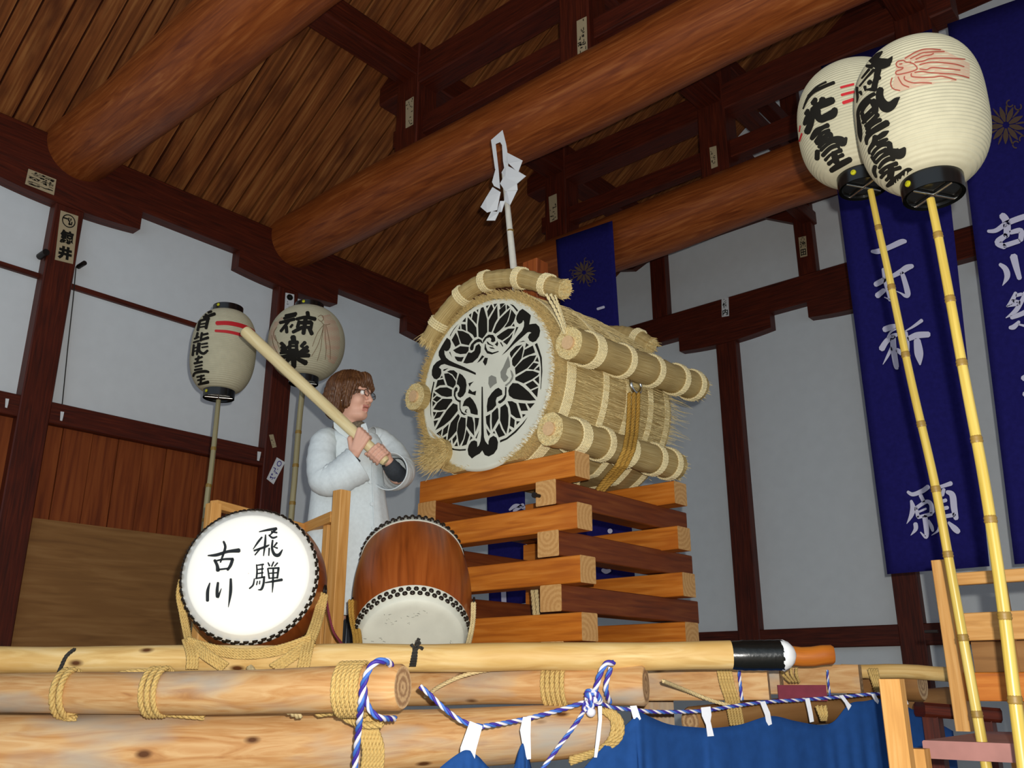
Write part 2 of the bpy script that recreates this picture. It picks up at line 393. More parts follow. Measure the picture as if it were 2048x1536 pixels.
def glyphs(text, bold=0.02):
    """outline of the characters as a mesh (verts in 0..1 box, faces)"""
    if (text, bold) in _tx: return _tx[(text, bold)]
    c = bpy.data.curves.new('glyph', 'FONT'); c.body = text; c.resolution_u = 2; c.offset = bold
    o = bpy.data.objects.new('glyph', c); COL.objects.link(o); bpy.context.view_layer.update()
    dg = bpy.context.evaluated_depsgraph_get(); me = bpy.data.meshes.new_from_object(o.evaluated_get(dg))
    v = [tuple(q.co) for q in me.vertices]; f = [tuple(p.vertices) for p in me.polygons]
    bpy.data.objects.remove(o); bpy.data.curves.remove(c); bpy.data.meshes.remove(me)
    x0, x1 = min(p[0] for p in v), max(p[0] for p in v); y0, y1 = min(p[1] for p in v), max(p[1] for p in v)
    v = [((p[0]-x0)/(x1-x0), (p[1]-y0)/(y1-y0)) for p in v]; _tx[(text, bold)] = (v, f); return v, f
def put_glyph(mb, text, quad, u0, u1, v0, v1, bold=.02, mi=0, off=Vector((0, 0, 0))):
    """quad: TL, TR, BR, BL points; u right, v down"""
    v, f = glyphs(text, bold); st = len(mb.v); TL, TR, BR, BL = quad
    for a, b_ in v:
        u = u0+(u1-u0)*a; w_ = v0+(v1-v0)*(1-b_)
        mb.v.append(tuple((TL*(1-u)+TR*u)*(1-w_)+(BL*(1-u)+BR*u)*w_+off))
    for q in f: mb.face([st+i for i in q], None, mi)
# ================================================================== THE HALL
RZ = lambda x: 5.38 + 0.704*x
GY = 8.2
b = MB(); b.box((-.6, -6, -.1), (14, 8.6, 0)); structure('floor', b, 'floor', 'bare concrete floor of the hall')
b = MB(); b.box((-.12, -2.2, 0), (0, GY+.12, 5.4)); structure('wall_left', b, 'plaster', 'white plaster wall on the left behind the person')
b = MB(); b.prism([(0, GY, 0), (9.5, GY, 0), (9.5, GY, 7.62), (3.18, GY, 7.62), (0, GY, 5.38)], (0, .12, 0)); structure('wall_back', b, 'plaster', 'white plaster gable wall behind the straw drum')
b = MB(); b.prism([(3.18, GY-.01, 7.62), (9.5, GY-.01, 7.62), (9.5, GY-.01, RZ(6.4)), (6.4, GY-.01, RZ(6.4))], (0, .13, 0)); structure('trim_1', b, 'darkwood', 'dark boarded top of the gable wall')
# wainscot with board joints, cap rail, pale panel
b = MB(); y = -2.2; k = 0
while y < 4.19:
    wd = rnd.uniform(.17, .24); y1 = min(y+wd, 4.2)
    b.box((0, y+.003, 0), (.022+.006*(k % 2), y1-.003, 3.23), long=2); y = y1; k += 1
structure('trim_2', b, 'wains', 'brown vertical board wainscot on the left wall')
b = MB(); b.box((0, -2.2, .3), (.055, 4.19, 2.566), long=1); structure('trim_3', b, 'panel', 'pale plywood panel along the foot of the left wall')
b = MB(); b.box((0, -2.2, 3.225), (.09, 4.19, 3.38), cham=.006); structure('trim_4', b, 'darkwood', 'dark cap rail on top of the wainscot')
b = MB(); b.box((0, -2.2, 4.278), (.03, 2.24, 4.316)); structure('trim_5', b, 'darkwood', 'thin dark rail across the white wall left of the near pillar')
b = MB(); b.box((0, 2.43, 4.278), (.03, 4.19, 4.316)); structure('trim_6', b, 'darkwood', 'thin dark rail across the white wall between the two pillars')
# plate beam and pillars of the left wall
b = MB(); b.box((-.1, -2.2, 5.06), (.12, GY, 5.39), cham=.012); structure('beam', b, 'darkwood', 'dark plate beam along the top of the left wall')
def pillar(x0, x1, y0, y1, z0, z1, label):
    b = MB(); b.box((x0, y0, z0), (x1, y1, z1), long=2, cham=.008); structure('pillar', b, 'darkwood', label)
PYS = [.376, 2.336, 4.294, 6.252]
LBL = ['dark pillar of the left wall outside the frame', 'thick dark pillar with a cream sticker, left end of the hall', 'dark pillar behind the two far lanterns', 'dark pillar of the left wall beside the drum']
for yy, lb in zip(PYS[1:], LBL[1:]):
    if yy < 6: pillar(-.08, .105, yy-.104, yy+.104, 0, 5.1, lb)
def bracket(yaxis, c, half, zt, lab, front, back, dz=.17):
    """boat-shaped bracket under a beam"""
    b = MB(); pr = []
    for k in range(13):
        t = -1+2*k/12; pr.append((c+half*t, zt-dz-.035*(1-t*t)))
    top = [(c+half, zt), (c-half, zt)]
    P = [(p[0], p[1]) for p in pr]+top
    if yaxis: b.prism([(back, p[0], p[1]) for p in P], (front-back, 0, 0))
    else: b.prism([(p[0], back, p[1]) for p in P][::-1], (0, front-back, 0))
    structure('beam_bracket', b, 'darkwood', lab)
bracket(True, 2.336, .535, 5.07, 'boat-shaped bracket on the pillar with the cream sticker', .115, -.05)
bracket(True, 4.294, .535, 5.07, 'boat-shaped bracket on the pillar behind the far lanterns', .115, -.05)
bracket(True, 6.252, .535, 5.07, 'boat-shaped bracket beside the top left of the straw drum', .115, -.05)
# back wall timbers
b = MB(); b.box((0, GY-.12, 5.075), (9.5, GY+.05, 5.372), cham=.012); structure('beam', b, 'darkwood', 'dark beam across the middle of the gable wall')
b = MB(); b.box((.9, GY-.08, 6.17), (9.5, GY+.05, 6.42), cham=.012); structure('beam', b, 'darkwood', 'dark beam on the gable wall just under the log')
bracket(False, 2.405, .53, 5.08, 'boat-shaped bracket on the gable pillar right of the drum', GY-.115, GY+.03)
bracket(False, 3.86, .53, 5.08, 'boat-shaped bracket on the gable wall behind the banner', GY-.115, GY+.03)
bracket(False, 5.45, .53, 5.08, 'boat-shaped bracket on the gable wall between the two banners', GY-.115, GY+.03)
def gpost(x0, x1, z0, z1, lab): 
    b = MB(); b.box((x0, GY-.1, z0), (x1, GY+.05, z1), long=2, cham=.008); structure('pillar', b, 'darkwood', lab)
gpost(2.30, 2.525, 0, 5.1, 'dark gable pillar right of the straw drum')
gpost(3.79, 4.0, 0, 5.1, 'dark gable pillar under the big banner')
gpost(1.548, 1.742, 5.36, 6.2, 'short dark gable post right of the small banner')
gpost(3.27, 3.455, 5.36, 7.7, 'dark gable post with a sticker under the log')
b = MB(); b.box((0, GY-.09, 1.80), (9.5, GY+.02, 1.975), cham=.008); structure('trim_7', b, 'darkwood', 'dark sill at the foot of the gable wall')
b = MB(); b.prism([(2.93, GY-.075, 6.18), (3.28, GY-.075, 6.18), (3.28, GY-.075, 5.98)], (0, .08, 0)); structure('beam_bracket', b, 'darkwood', 'small chamfered bracket beside the gable post')
b = MB(); b.prism([(.95, GY-.075, 6.18), (1.56, GY-.075, 6.18), (1.3, GY-.075, 6.08)], (0, .08, 0)); structure('beam_bracket', b, 'darkwood', 'small bracket above the small banner')
# roof slopes: lapped boards
def slope(x0, x1, sgn):
    b = MB(); y = -1.8
    while y < GY+.1:
        wd = rnd.uniform(.125, .185); j = rnd.uniform(0, .010)
        zz = lambda xx: 5.38+.704*(xx if sgn > 0 else 13.0-xx)
        p = []
        for xx in (x0, x1):
            z = zz(xx); p.append([(xx, y, z+j), (xx, y+wd*.90, z+j), (xx, y+wd*.90, z+j+.034), (xx, y, z+j+.034)])
        for rows_, w0 in ((p, 0), ([[(xx, y-.02, zz(xx)+.036), (xx, y+wd+.03, zz(xx)+.036), (xx, y+wd+.03, zz(xx)+.06), (xx, y-.02, zz(xx)+.06)] for xx in (x0, x1)], 1)):  # second strip: backing coloured dark to stand in for shade in the board gaps
            st = len(b.v); b.v += rows_[0]+rows_[1]; L_ = abs(x1-x0)*1.22; o = (rnd.random()*9, rnd.random()*9)
            for k in range(4):
                k2 = (k+1) % 4; w_ = wd if k in (0, 2) else .03
                b.face([st+k, st+k2, st+4+k2, st+4+k], [(o[0], o[1]), (o[0], o[1]+w_), (o[0]+L_, o[1]+w_), (o[0]+L_, o[1])], w0)
            b.face([st, st+1, st+2, st+3]); b.face([st+4, st+7, st+6, st+5])
        y += wd
    return b
structure('ceiling', slope(-.25, 6.52, 1), ['roofwood', 'darkwood'], 'lapped brown roof boards of the left roof slope')
structure('ceiling', slope(6.5, 13.2, -1), ['roofwood', 'darkwood'], 'lapped brown roof boards of the right roof slope')
# trusses: log beam, struts, upper tie, thin tie
TRL = ['near', 'middle', 'far']
for yy, nm in zip((2.336, 4.294, 6.252), TRL):
    b = MB(); pts = [(x, yy, 5.355+.012*math.sin(x*2+yy)) for x in np.linspace(-.08, 12.5, 26)]
    b.tube(pts, [.252+.008*math.sin(x*3+yy) for x in np.linspace(0, 12, 26)], 40); structure('log_beam', b, 'beamwood', nm+' round log tie beam crossing the hall', smooth=60)
    if nm == 'near': continue
    for xs, wl in ((1.715, 'left'), (3.43, 'right'), (5.12, 'far right')):
        b = MB(); b.box((xs-.15, yy-.1, 5.56), (xs+.17, yy+.1, 6.05), long=2, cham=.01) if False else b.box((xs-.13, yy-.11, 5.55), (xs+.13, yy+.11, RZ(xs)-.02), long=2, cham=.012)
        structure('roof_strut', b, 'darkwood', '%s dark strut standing on the %s log beam' % (wl, nm))
    b = MB(); b.box((1.36, yy-.105, 6.17), (5.40, yy+.105, 6.43), cham=.012); structure('beam', b, 'darkwood', 'upper tie beam above the %s log beam' % nm)
    b = MB(); b.box((1.5, yy-.05, 5.72), (5.3, yy+.05, 5.885), cham=.006); structure('beam', b, 'darkwood', 'thin tie between the struts on the %s log beam' % nm)
for xs, z1, nm in ((1.715, RZ(1.6)-.01, 'lower'), (3.43, 6.50, 'middle'), (5.12, 6.50, 'upper')):
    b = MB(); b.box((xs-.11, -1.7, z1-.24), (xs+.11, GY if nm == 'lower' else 6.3, z1), cham=.012); structure('roof_purlin', b, 'darkwood', nm+' purlin running along the hall over the struts')
for z0, z1, nm in ((7.02, 7.16, 'top'), (6.66, 6.81, 'middle'), (6.09, 6.23, 'bottom')):
    b = MB(); b.box((3.36, 6.3, z0-.16), (3.48, GY, z1-.16), cham=.006); structure('beam', b, 'darkwood', nm+' thin tie running from the far strut to the gable post')
# small wires and pegs on the near pillar
b = MB(); b.tube([pln(152, 533, 0, .04), pln(146, 600, 0, .03), pln(136, 690, 0, .03), pln(124, 812, 0, .03)], .004, 5)
obj('wire', b, 'blackrope', label='thin dark wire hanging beside the near pillar', cat='wire')
b = MB(); c = pln(91, 511, 0, .1); b.tube([c+Vector((-.05, -.02, 0)), c+Vector((.06, -.02, 0))], .025, 10); obj('peg', b, 'iron', label='small round peg on the left edge of the near pillar', cat='peg', smooth=40)
b = MB(); c = pln(155, 527, 0, .1); b.tube([c+Vector((-.05, .03, 0)), c+Vector((.05, .03, 0))], .018, 10); obj('peg', b, 'iron', label='small round peg on the right edge of the near pillar', cat='peg', smooth=40)
for px, py, lb in ((14, 806, 'white paper scrap stuck on the cap rail at the left edge'), (124, 832, 'white paper scrap on the cap rail right of the near pillar'), (35, 1012, 'small pale paper curl on the wainscot at the left edge'), (518, 912, 'white paper scrap on the cap rail left of the blue sticker')):
    b = MB(); q = [pln(px+dx, py+dy, 0, .098 if py < 1000 else .06) for dx, dy in ((-3, -9), (4, -8), (2, 2), (0, 10), (-4, 9))]
    b.prism(q, (.003, 0, 0)); obj('paper_scrap', b, 'whitepaper', label=lb, cat='paper scrap')
# ------------------------------------------------------------------ pilgrim stickers
def sticker(reg, quad, ax, val, rows, label, paper='cream', inkm='ink', border=None, group='name stickers on the timbers', thick=.004):
    x0, y0, s = reg; Q = [pln(x0+a/s, y0+c_/s, ax, val) for a, c_ in quad]       # TL TR BR BL
    nrm = Vector((1, 0, 0)) if ax == 0 else Vector((0, -1, 0))
    t = thing('name_sticker', (Q[0]+Q[2])/2, label, 'sticker', group)
    b = MB(); b.prism([q for q in (Q if ax == 1 else Q)], nrm*thick*-1 if False else -nrm*.0+nrm*thick); o = obj('sticker_paper', b, paper, t)
    if border:
        b = MB(); c = (Q[0]+Q[1]+Q[2]+Q[3])/4
        R_ = [c+(q-c)*.84+nrm*(thick+.0006) for q in Q]; b.poly(R_); obj('sticker_field', b, border, t)
    b = MB(); off = nrm*(thick+.0012)
    for r in rows:
        if r[0] == 'txt': put_glyph(b, r[1], Q, *r[2:6], bold=r[6] if len(r) > 6 else .03, off=off)
        elif r[0] == 'ring':
            TL, TR, BR, BL = Q; n = 28; u, v, ru, rv, wd = r[1:6]; G = []
            for k in range(n+1):
                an = 2*pi*k/n; row = []
                for f in (1, 1-wd):
                    uu, vv = u+math.cos(an)*ru*f, v+math.sin(an)*rv*f; row.append((TL*(1-uu)+TR*uu)*(1-vv)+(BL*(1-uu)+BR*uu)*vv+off)
                G.append(row)
            b.grid(G)
        elif r[0] == 'dab':       # illegible marks: short brush dabs
            TL, TR, BR, BL = Q; rr = random.Random(r[5])
            for k in range(r[6]):
                u = rr.uniform(r[1], r[2]); v = rr.uniform(r[3], r[4]); du, dv = (rr.uniform(.12, .3), .03) if rr.random() < .5 else (.07, rr.uniform(.04, .1))
                pp = []
                for a, c_ in ((u-du/2, v-dv/2), (u+du/2, v-dv/2), (u+du/2, v+dv/2), (u-du/2, v+dv/2)):
                    a = min(max(a, .06), .94); c_ = min(max(c_, .03), .97); pp.append((TL*(1-a)+TR*a)*(1-c_)+(BL*(1-a)+BR*a)*c_+off)
                b.poly(pp)
    obj('sticker_lettering', b, inkm, t)
    return t
sticker((0, 250, 5.12), [(620, 875), (800, 935), (745, 1425), (560, 1380)], 0, .106, [('ring', .5, .165, .38, .135, .16), ('dab', .3, .7, .1, .23, 5, 6), ('txt', '鯨', .12, .88, .36, .64, .05), ('txt', '井', .12, .88, .69, .96, .07)], 'cream sticker with ringed crest and bold black characters on the near pillar')
sticker((0, 250, 5.12), [(290, 450), (575, 560), (550, 720), (255, 605)], 0, .121, [('dab', .08, .75, .08, .32, 3, 16), ('dab', .08, .72, .4, .62, 4, 18), ('dab', .08, .72, .7, .92, 8, 12), ('dab', .8, .93, .1, .95, 9, 14)], 'wide cream sticker with rows of small marks on the plate beam')
sticker((400, 400, 4.096), [(700, 760), (770, 775), (765, 925), (690, 920)], 0, .106, [('ring', .5, .2, .36, .16, .95), ('dab', .15, .85, .45, .95, 11, 9)], 'narrow pale sticker with a black dot on the pillar behind the round lantern', 'whitepaper')
sticker((450, 850, 4.55), [(400, 90), (437, 85), (467, 200), (432, 210)], 0, .106, [('dab', .2, .8, .1, .9, 12, 8)], 'tiny tilted pale pink sticker on the pillar behind the bamboo pole', 'cream')
sticker((450, 850, 4.55), [(470, 295), (545, 340), (440, 540), (378, 490)], 0, .108, [('ring', .5, .18, .25, .12, .3), ('dab', .25, .75, .38, .62, 13, 8), ('dab', .2, .8, .65, .92, 14, 12)], 'tilted white and blue sticker at the end of the cap rail', 'whitepaper', 'cord_purple')
sticker((600, 0, 5.12), [(1085, 1040), (1165, 990), (1160, 1275), (1085, 1315)], 1, 4.18, [('dab', .1, .9, .05, .95, 15, 16)], 'small sticker with white edge on the left strut of the middle log', 'cream')
sticker((900, 0, 5.12), [(1300, 220), (1400, 170), (1410, 540), (1310, 590)], 1, 4.18, [('dab', .3, .7, .05, .14, 15, 2), ('dab', .3, .7, .3, .5, 15, 8), ('dab', .1, .9, .5, .95, 16, 18)], 'pale sticker on the right strut of the middle log, top of the picture', 'cream')
sticker((1000, 200, 5.12), [(500, 995), (580, 960), (590, 1220), (515, 1255)], 1, 6.14, [('dab', .1, .9, .3, .95, 17, 16)], 'small sticker with dark marks on the strut above the straw drum', 'cream')
sticker((1300, 200, 5.12), [(610, 490), (680, 470), (695, 680), (630, 705)], 1, 6.14, [('dab', .1, .9, .08, .95, 18, 16)], 'small framed sticker on the far strut left of the lanterns', 'cream')
sticker((1200, 450, 1.808), [(440, 266), (465, 262), (467, 329), (441, 333)], 1, GY-.122, [('dab', .2, .8, .03, .2, 19, 3), ('txt', '竹', .12, .88, .24, .54, .03), ('txt', '内', .12, .88, .6, .94, .03)], 'white sticker with three dark characters on the middle gable beam', 'whitepaper')
sticker((1200, 450, 1.808), [(718, 46), (745, 40), (750, 112), (725, 118)], 1, GY-.102, [('dab', .2, .8, .03, .2, 20, 3), ('txt', '池', .1, .9, .22, .56, .03), ('txt', '田', .12, .88, .62, .94, .03)], 'grey sticker on the gable post just below the log', 'cream')
# ================================================================== CRIB OF SQUARED TIMBERS
DECK = 1.48
def beam_thing(lo, hi, label, long, group='squared timbers of the crib', mat='crib', name='squared_timber', mats=('crib', 'cribend'), cham=.004):
    b = MB(); b.box(lo, hi, 0, 1, long=long, cham=cham); return obj(name, b, list(mats), base=lo, label=label, cat='timber', group=group)
S_ = .1185
ZX = [2.391, 2.1535, 1.9165, 1.672]; ZY = [2.2765, 2.0415, 1.8, 1.5565]
rows = ['top', 'second', 'third', 'fourth']
for i, z in enumerate(ZX):
    e = [.0, .02, .03, .045][i]
    for y0, y1, nm in ((3.2, 3.315, 'front'), (4.06, 4.185, 'rear')):
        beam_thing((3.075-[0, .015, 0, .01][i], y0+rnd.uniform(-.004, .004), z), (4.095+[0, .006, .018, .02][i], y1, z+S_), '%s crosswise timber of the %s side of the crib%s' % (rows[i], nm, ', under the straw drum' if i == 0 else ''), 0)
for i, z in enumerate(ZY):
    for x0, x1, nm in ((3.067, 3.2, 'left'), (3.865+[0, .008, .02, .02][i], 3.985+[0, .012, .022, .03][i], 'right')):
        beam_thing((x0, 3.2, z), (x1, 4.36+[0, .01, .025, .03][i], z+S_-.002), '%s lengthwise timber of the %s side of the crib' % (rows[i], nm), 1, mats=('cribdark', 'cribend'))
for x0, nm in ((3.2, 'left'), (3.95, 'right')):
    beam_thing((x0, 3.1, DECK), (x0+.12, 4.3, ZY[3]), 'flat bearer under the %s side of the crib' % nm, 1, group='bearers under the crib')
b = MB(); c = pln(1079, 992, 1, 3.2); b.tube([c+Vector((0, .02, 0)), c+Vector((0, -.035, 0))], .009, 8); b.tube([c+Vector((0, -.03, -.001)), c+Vector((0, -.042, -.001))], .014, 8)
obj('iron_bolt', b, 'iron', base=c, label='dark iron bolt in the end of the top right timber of the crib', cat='bolt', smooth=40)

# ================================================================== STRAW-WRAPPED DRUM
FY = 3.17; DC = Vector((3.56, FY, 2.943)); RS = .428
drum = thing('straw_wrapped_drum', Vector((3.56, 3.66, 2.51)), 'big drum wrapped in straw with a black crest on its face, on the crib', 'drum')
# body
prof = [(.006, .444), (.006, .484), (.03, .492)]
for k in range(1, 13):
    t = k/12; prof.append((.03+.99*t, .486+.035*math.sin(pi*min(1, t*1.06))-.02*t))
prof += [(1.03, .40), (1.03, .01)]
b = MB(); b.lathe(prof, DC, (0, 1, 0), 96, capends=False, ref=(1, 0, 0))
for i, v in enumerate(b.v):
    if v[2] < 2.512: b.v[i] = (v[0], v[1], 2.512+(v[2]-2.512)*.02)
obj('straw_body', b, 'straw', drum, smooth=70)
# face
b = MB(); b.lathe([(.012, .452), (.0, .446), (-.004, .436), (-.002, RS), (0, RS-.02), (0, .2), (0, .001)], DC, (0, 1, 0), 96, capends=False, ref=(1, 0, 0))
face = obj('drum_face', b, 'skinhide', drum, smooth=50)
def SF(px, py): 
    p = pln(px, py, 1, FY-.0012); return p
Z1 = (900, 580, 9.309); Z2 = (850, 680, 12.8); Z3 = (850, 790, 12.8); Z4 = (950, 680, 12.8); Z5 = (950, 800, 12.8)
b = MB()
polys(b, [
 [(600,240),(650,400),(690,540),(695,780),(640,860),(600,905),(530,870),(522,640),(550,440)],
 [(722,560),(880,280),(887,530),(835,620),(772,785),(718,780)],
 [(640,220),(765,225),(685,345)], [(770,255),(810,350),(708,515),(692,395)], [(795,220),(900,225),(830,325)],
 [(925,260),(1035,235),(940,345)], [(915,370),(1030,265),(1040,375),(925,500)], [(1060,270),(1115,320),(1055,370)],
 [(1125,345),(1100,480),(1060,600),(990,690),(920,760),(845,815),(800,790),(860,640),(930,530)],
 [(1145,365),(1225,470),(1190,580),(1130,665),(1060,690),(1010,700),(1090,580)], [(1190,620),(1205,680),(1150,672)],
 [(1205,715),(1080,720),(980,780),(870,860),(890,900),(970,940),(1090,860),(1175,760)],
 [(1170,800),(1150,880),(1060,1020),(985,965),(1110,870)], [(1235,690),(1275,690),(1190,850)],
 [(545,270),(520,420),(470,340)], [(440,370),(515,455),(495,640),(405,540)], [(405,405),(385,520),(350,470)],
 [(330,505),(430,610),(490,700),(500,870),(455,890),(420,830),(325,765),(320,640)],
 [(295,510),(290,595),(225,590)], [(210,635),(290,640),(300,765),(215,725)], [(185,650),(190,730),(155,725)],
 [(135,755),(240,765),(350,820),(425,920),(370,990),(350,1030),(210,1000),(170,890)],
 [(105,795),(150,880),(185,1005),(100,1060),(30,930)],
 [(190,1045),(350,1060),(345,1130),(300,1185),(190,1195),(110,1170),(55,1120)],
 [(610,985),(585,930),(530,905),(460,940),(395,1010),(368,1080),(385,1125),(425,1120),(440,1080),(445,1020),(500,975),(560,965),(600,1000)],
 [(540,1000),(575,1060),(570,1160),(520,1260),(420,1350),(310,1370),(245,1355),(340,1160),(400,1170),(455,1130),(480,1040)],
 [(85,1235),(190,1250),(260,1245),(215,1335),(140,1325),(100,1280)],
 [(610,945),(650,880),(720,830),(800,835),(840,890),(845,950),(800,975),(760,960),(770,910),(740,880),(680,900),(630,970),(615,1000)],
 [(650,1010),(640,1100),(690,1180),(780,1200),(910,1150),(900,1135),(790,1165),(700,1130),(670,1060),(665,1000)],
 [(680,960),(700,1010),(800,1050),(810,1040),(740,1000),(700,960)], [(880,950),(900,1000),(880,1050),(830,1010),(860,990)], [(720,1060),(800,1070),(840,1100),(760,1090)],
 [(930,980),(980,1060),(990,1040),(950,970)],
 [(720,170),(850,160),(1000,165),(1110,220),(1200,300),(1270,380),(1245,405),(1180,320),(1080,235),(960,185),(850,175)],
 [(510,260),(300,440),(180,600),(60,760),(0,870),(0,840),(120,640),(300,410)],
 [(1240,480),(1290,390),(1370,335),(1440,340),(1490,400),(1505,480),(1475,640),(1530,630),(1600,625),(1660,680),(1680,760),(1660,860),(1600,950),(1540,975),(1480,945),(1450,880),(1475,820),(1515,795),(1480,780),(1440,790),(1340,880),(1200,1000),(1050,1150),(960,1220),(1100,1060),(1250,860),(1340,760),(1375,680),(1380,600),(1365,560),(1340,610),(1290,635),(1250,600),(1230,540)],
], Z1, SF)
polys(b, [
 [(1310,75),(1280,200),(1380,130)], [(1120,60),(1230,20),(1290,35)], [(1210,115),(1050,160),(900,310),(890,370),(930,460),(1000,350)],
 [(1225,140),(1240,230),(1190,470),(1110,580),(1010,690),(955,640),(945,530),(960,470)],
 [(1270,250),(1480,140),(1540,320),(1440,360),(1300,410),(1215,455)],
 [(1570,390),(1400,410),(1230,500),(1110,620),(1020,720),(1040,890),(1200,800),(1340,720),(1500,540)],
 [(1600,430),(1635,560),(1535,540)], [(1500,580),(1630,610),(1560,690),(1500,760),(1360,740)], [(1645,670),(1655,790),(1535,755)],
 [(1640,850),(1480,790),(1310,790),(1180,870),(1030,960),(1030,1030),(1120,1060),(1240,1110),(1450,1010),(1610,900)],
 [(1640,920),(1640,1130),(1520,1010)], [(1480,1040),(1620,1180),(1420,1270),(1290,1140)], [(1620,1220),(1590,1470),(1440,1300)],
 [(960,1100),(1100,1110),(1220,1190),(1380,1330),(1560,1540),(1400,1555),(1150,1535),(980,1500),(870,1420),(850,1300),(880,1200)],
 [(1530,110),(1590,75),(1650,250),(1710,450),(1725,800),(1690,1240),(1670,1280),(1690,1000),(1690,700),(1660,450),(1600,280)],
 [(770,1190),(810,1210),(800,1450),(760,1536),(700,1590),(640,1630),(590,1610),(600,1560),(660,1540),(720,1480),(765,1400)],
 [(600,1220),(690,1290),(700,1400),(640,1430),(560,1470),(530,1560),(545,1670),(450,1780),(310,1850),(300,1700),(330,1500),(430,1350),(520,1260)],
 [(180,390),(240,420),(130,540),(50,590),(130,470)], [(250,450),(330,460),(300,600),(260,660),(200,560)],
], Z4, SF)
polys(b, [
 [(430,330),(570,190),(595,240),(605,470),(440,770),(425,560)], [(390,360),(380,560),(395,790),(290,600),(275,420)], [(285,720),(390,860),(350,930),(310,850)],
 [(620,590),(680,750),(770,900),(610,960),(520,760)], [(490,790),(520,860),(450,850)],
 [(650,190),(780,100),(840,200),(860,400),(850,640),(820,780),(800,870),(720,730),(640,520)],
 [(830,30),(950,30),(1060,90),(1110,250),(1180,470),(1050,460),(920,360),(890,180)],
 [(1110,70),(1290,90),(1360,270),(1180,280)], [(1330,90),(1530,80),(1410,220)], [(1210,360),(1300,370),(1220,450)], [(1060,540),(1150,550),(1060,640)], [(910,420),(1020,510),(1000,720),(890,660)], [(880,720),(940,780),(860,850)],
 [(1450,260),(1350,430),(1200,610),(1000,810),(800,970),(640,1030),(640,1090),(820,1010),(1050,830),(1250,600)],
 [(168,-340),(198,-340),(205,0),(215,600),(230,950),(260,1050),(320,1130),(345,1140),(345,1060),(380,970),(470,915),(550,960),(590,1080),(570,1250),(480,1380),(350,1445),(250,1410),(185,1292),(120,1372),(10,1432),(-80,1500),(-170,1400),(-190,1272),(-160,1152),(-100,1062),(-20,1032),(50,1062),(60,1152),(60,1202),(100,1162),(140,1052),(160,872),(165,0)],
], Z5, SF)
polys(b, [
 [(640,0),(665,90),(650,190),(600,270),(540,290),(495,265),(500,360),(540,450),(620,520),(760,590),(1000,690),(1300,840),(1300,895),(1100,810),(800,710),(600,650),(500,615),(410,640),(355,700),(410,750),(420,850),(380,950),(300,1010),(230,990),(175,900),(175,780),(210,660),(300,560),(405,500),(350,400),(350,270),(380,120),(450,20),(480,-50),(560,-60)],
 [(640,290),(690,440),(620,320)], [(460,790),(480,750),(600,720),(500,790)], [(560,810),(640,775),(740,775),(830,850),(800,1020),(700,880)],
 [(490,860),(600,850),(700,920),(790,1060),(785,1140),(720,1230),(570,1160),(510,980)], [(430,910),(460,960),(385,985)], [(320,1030),(470,1000),(520,1150),(380,1160),(270,1230)],
 [(240,1300),(380,1220),(560,1210),(690,1270),(690,1440),(560,1460),(420,1430)], [(220,1340),(290,1400),(200,1480)],
 [(880,850),(960,900),(1040,1010),(1065,1150),(1040,1330),(980,1430),(900,1480),(840,1440),(830,1370),(870,1310),(890,1220),(860,1160),(810,1130),(830,1000)],
 [(800,1200),(835,1230),(830,1290),(785,1340),(780,1430),(830,1520),(920,1550),(910,1600),(860,1590),(780,1530),(735,1420),(740,1310),(765,1230)],
 [(1110,1110),(1250,1060),(1180,1130),(1140,1200)], [(1310,1300),(1290,1420),(1100,1360),(1130,1250),(1220,1330)],
 [(215,1060),(245,1080),(190,1340),(160,1536),(150,1750),(160,2000),(140,1900),(130,1536),(165,1300)],
], Z2, SF)
polys(b, [
 [(880,160),(910,190),(905,330),(940,420),(1000,470),(1070,490),(1000,520),(930,470),(885,360)],
 [(1150,45),(1230,130),(1300,250),(1350,400),(1350,510),(1270,500),(1170,470),(1150,370),(1110,300),(1050,280),(960,290),(1000,160),(1060,90)],
 [(1010,440),(1040,370),(1095,365),(1050,400),(1080,460)],
 [(300,25),(420,75),(300,180),(200,120)], [(190,150),(270,205),(195,300)], [(450,95),(690,100),(700,150),(620,250),(540,370),(380,395),(210,370),(320,200)],
 [(200,430),(290,440),(225,560)], [(310,440),(480,420),(380,570),(230,620),(240,590)], [(220,665),(340,640),(245,820)],
 [(720,210),(830,250),(840,400),(740,530),(650,640),(480,780),(260,905),(420,610),(560,390)],
 [(850,480),(890,540),(830,720),(810,920),(690,1060),(570,1180),(600,930),(660,710)], [(470,870),(610,740),(570,970),(440,1060)], [(290,990),(440,870),(400,1060)], [(440,1110),(545,1050),(540,1190)],
 [(920,560),(1040,590),(1040,800),(1020,960),(980,1130),(880,1310),(850,1150),(820,940),(850,720)],
 [(1090,540),(1210,570),(1250,720),(1260,1050),(1150,920),(1060,790)], [(1270,580),(1385,590),(1360,760),(1290,950)],
 [(1060,880),(1140,1020),(1060,1270),(940,1310),(1010,1120)], [(1170,1050),(1220,1100),(1140,1170)], [(1390,900),(1320,1120),(1290,1100)],
 [(590,1240),(660,1140),(660,1280)], [(700,1130),(800,1010),(810,1120),(720,1260)], [(820,1190),(840,1310),(750,1310)],
 [(350,1110),(450,1180),(600,1310),(760,1380),(900,1390),(1050,1380),(1040,1420),(880,1430),(720,1410),(560,1330)],
], Z3, SF)
obj('crest', b, 'ink', face)
b = MB()
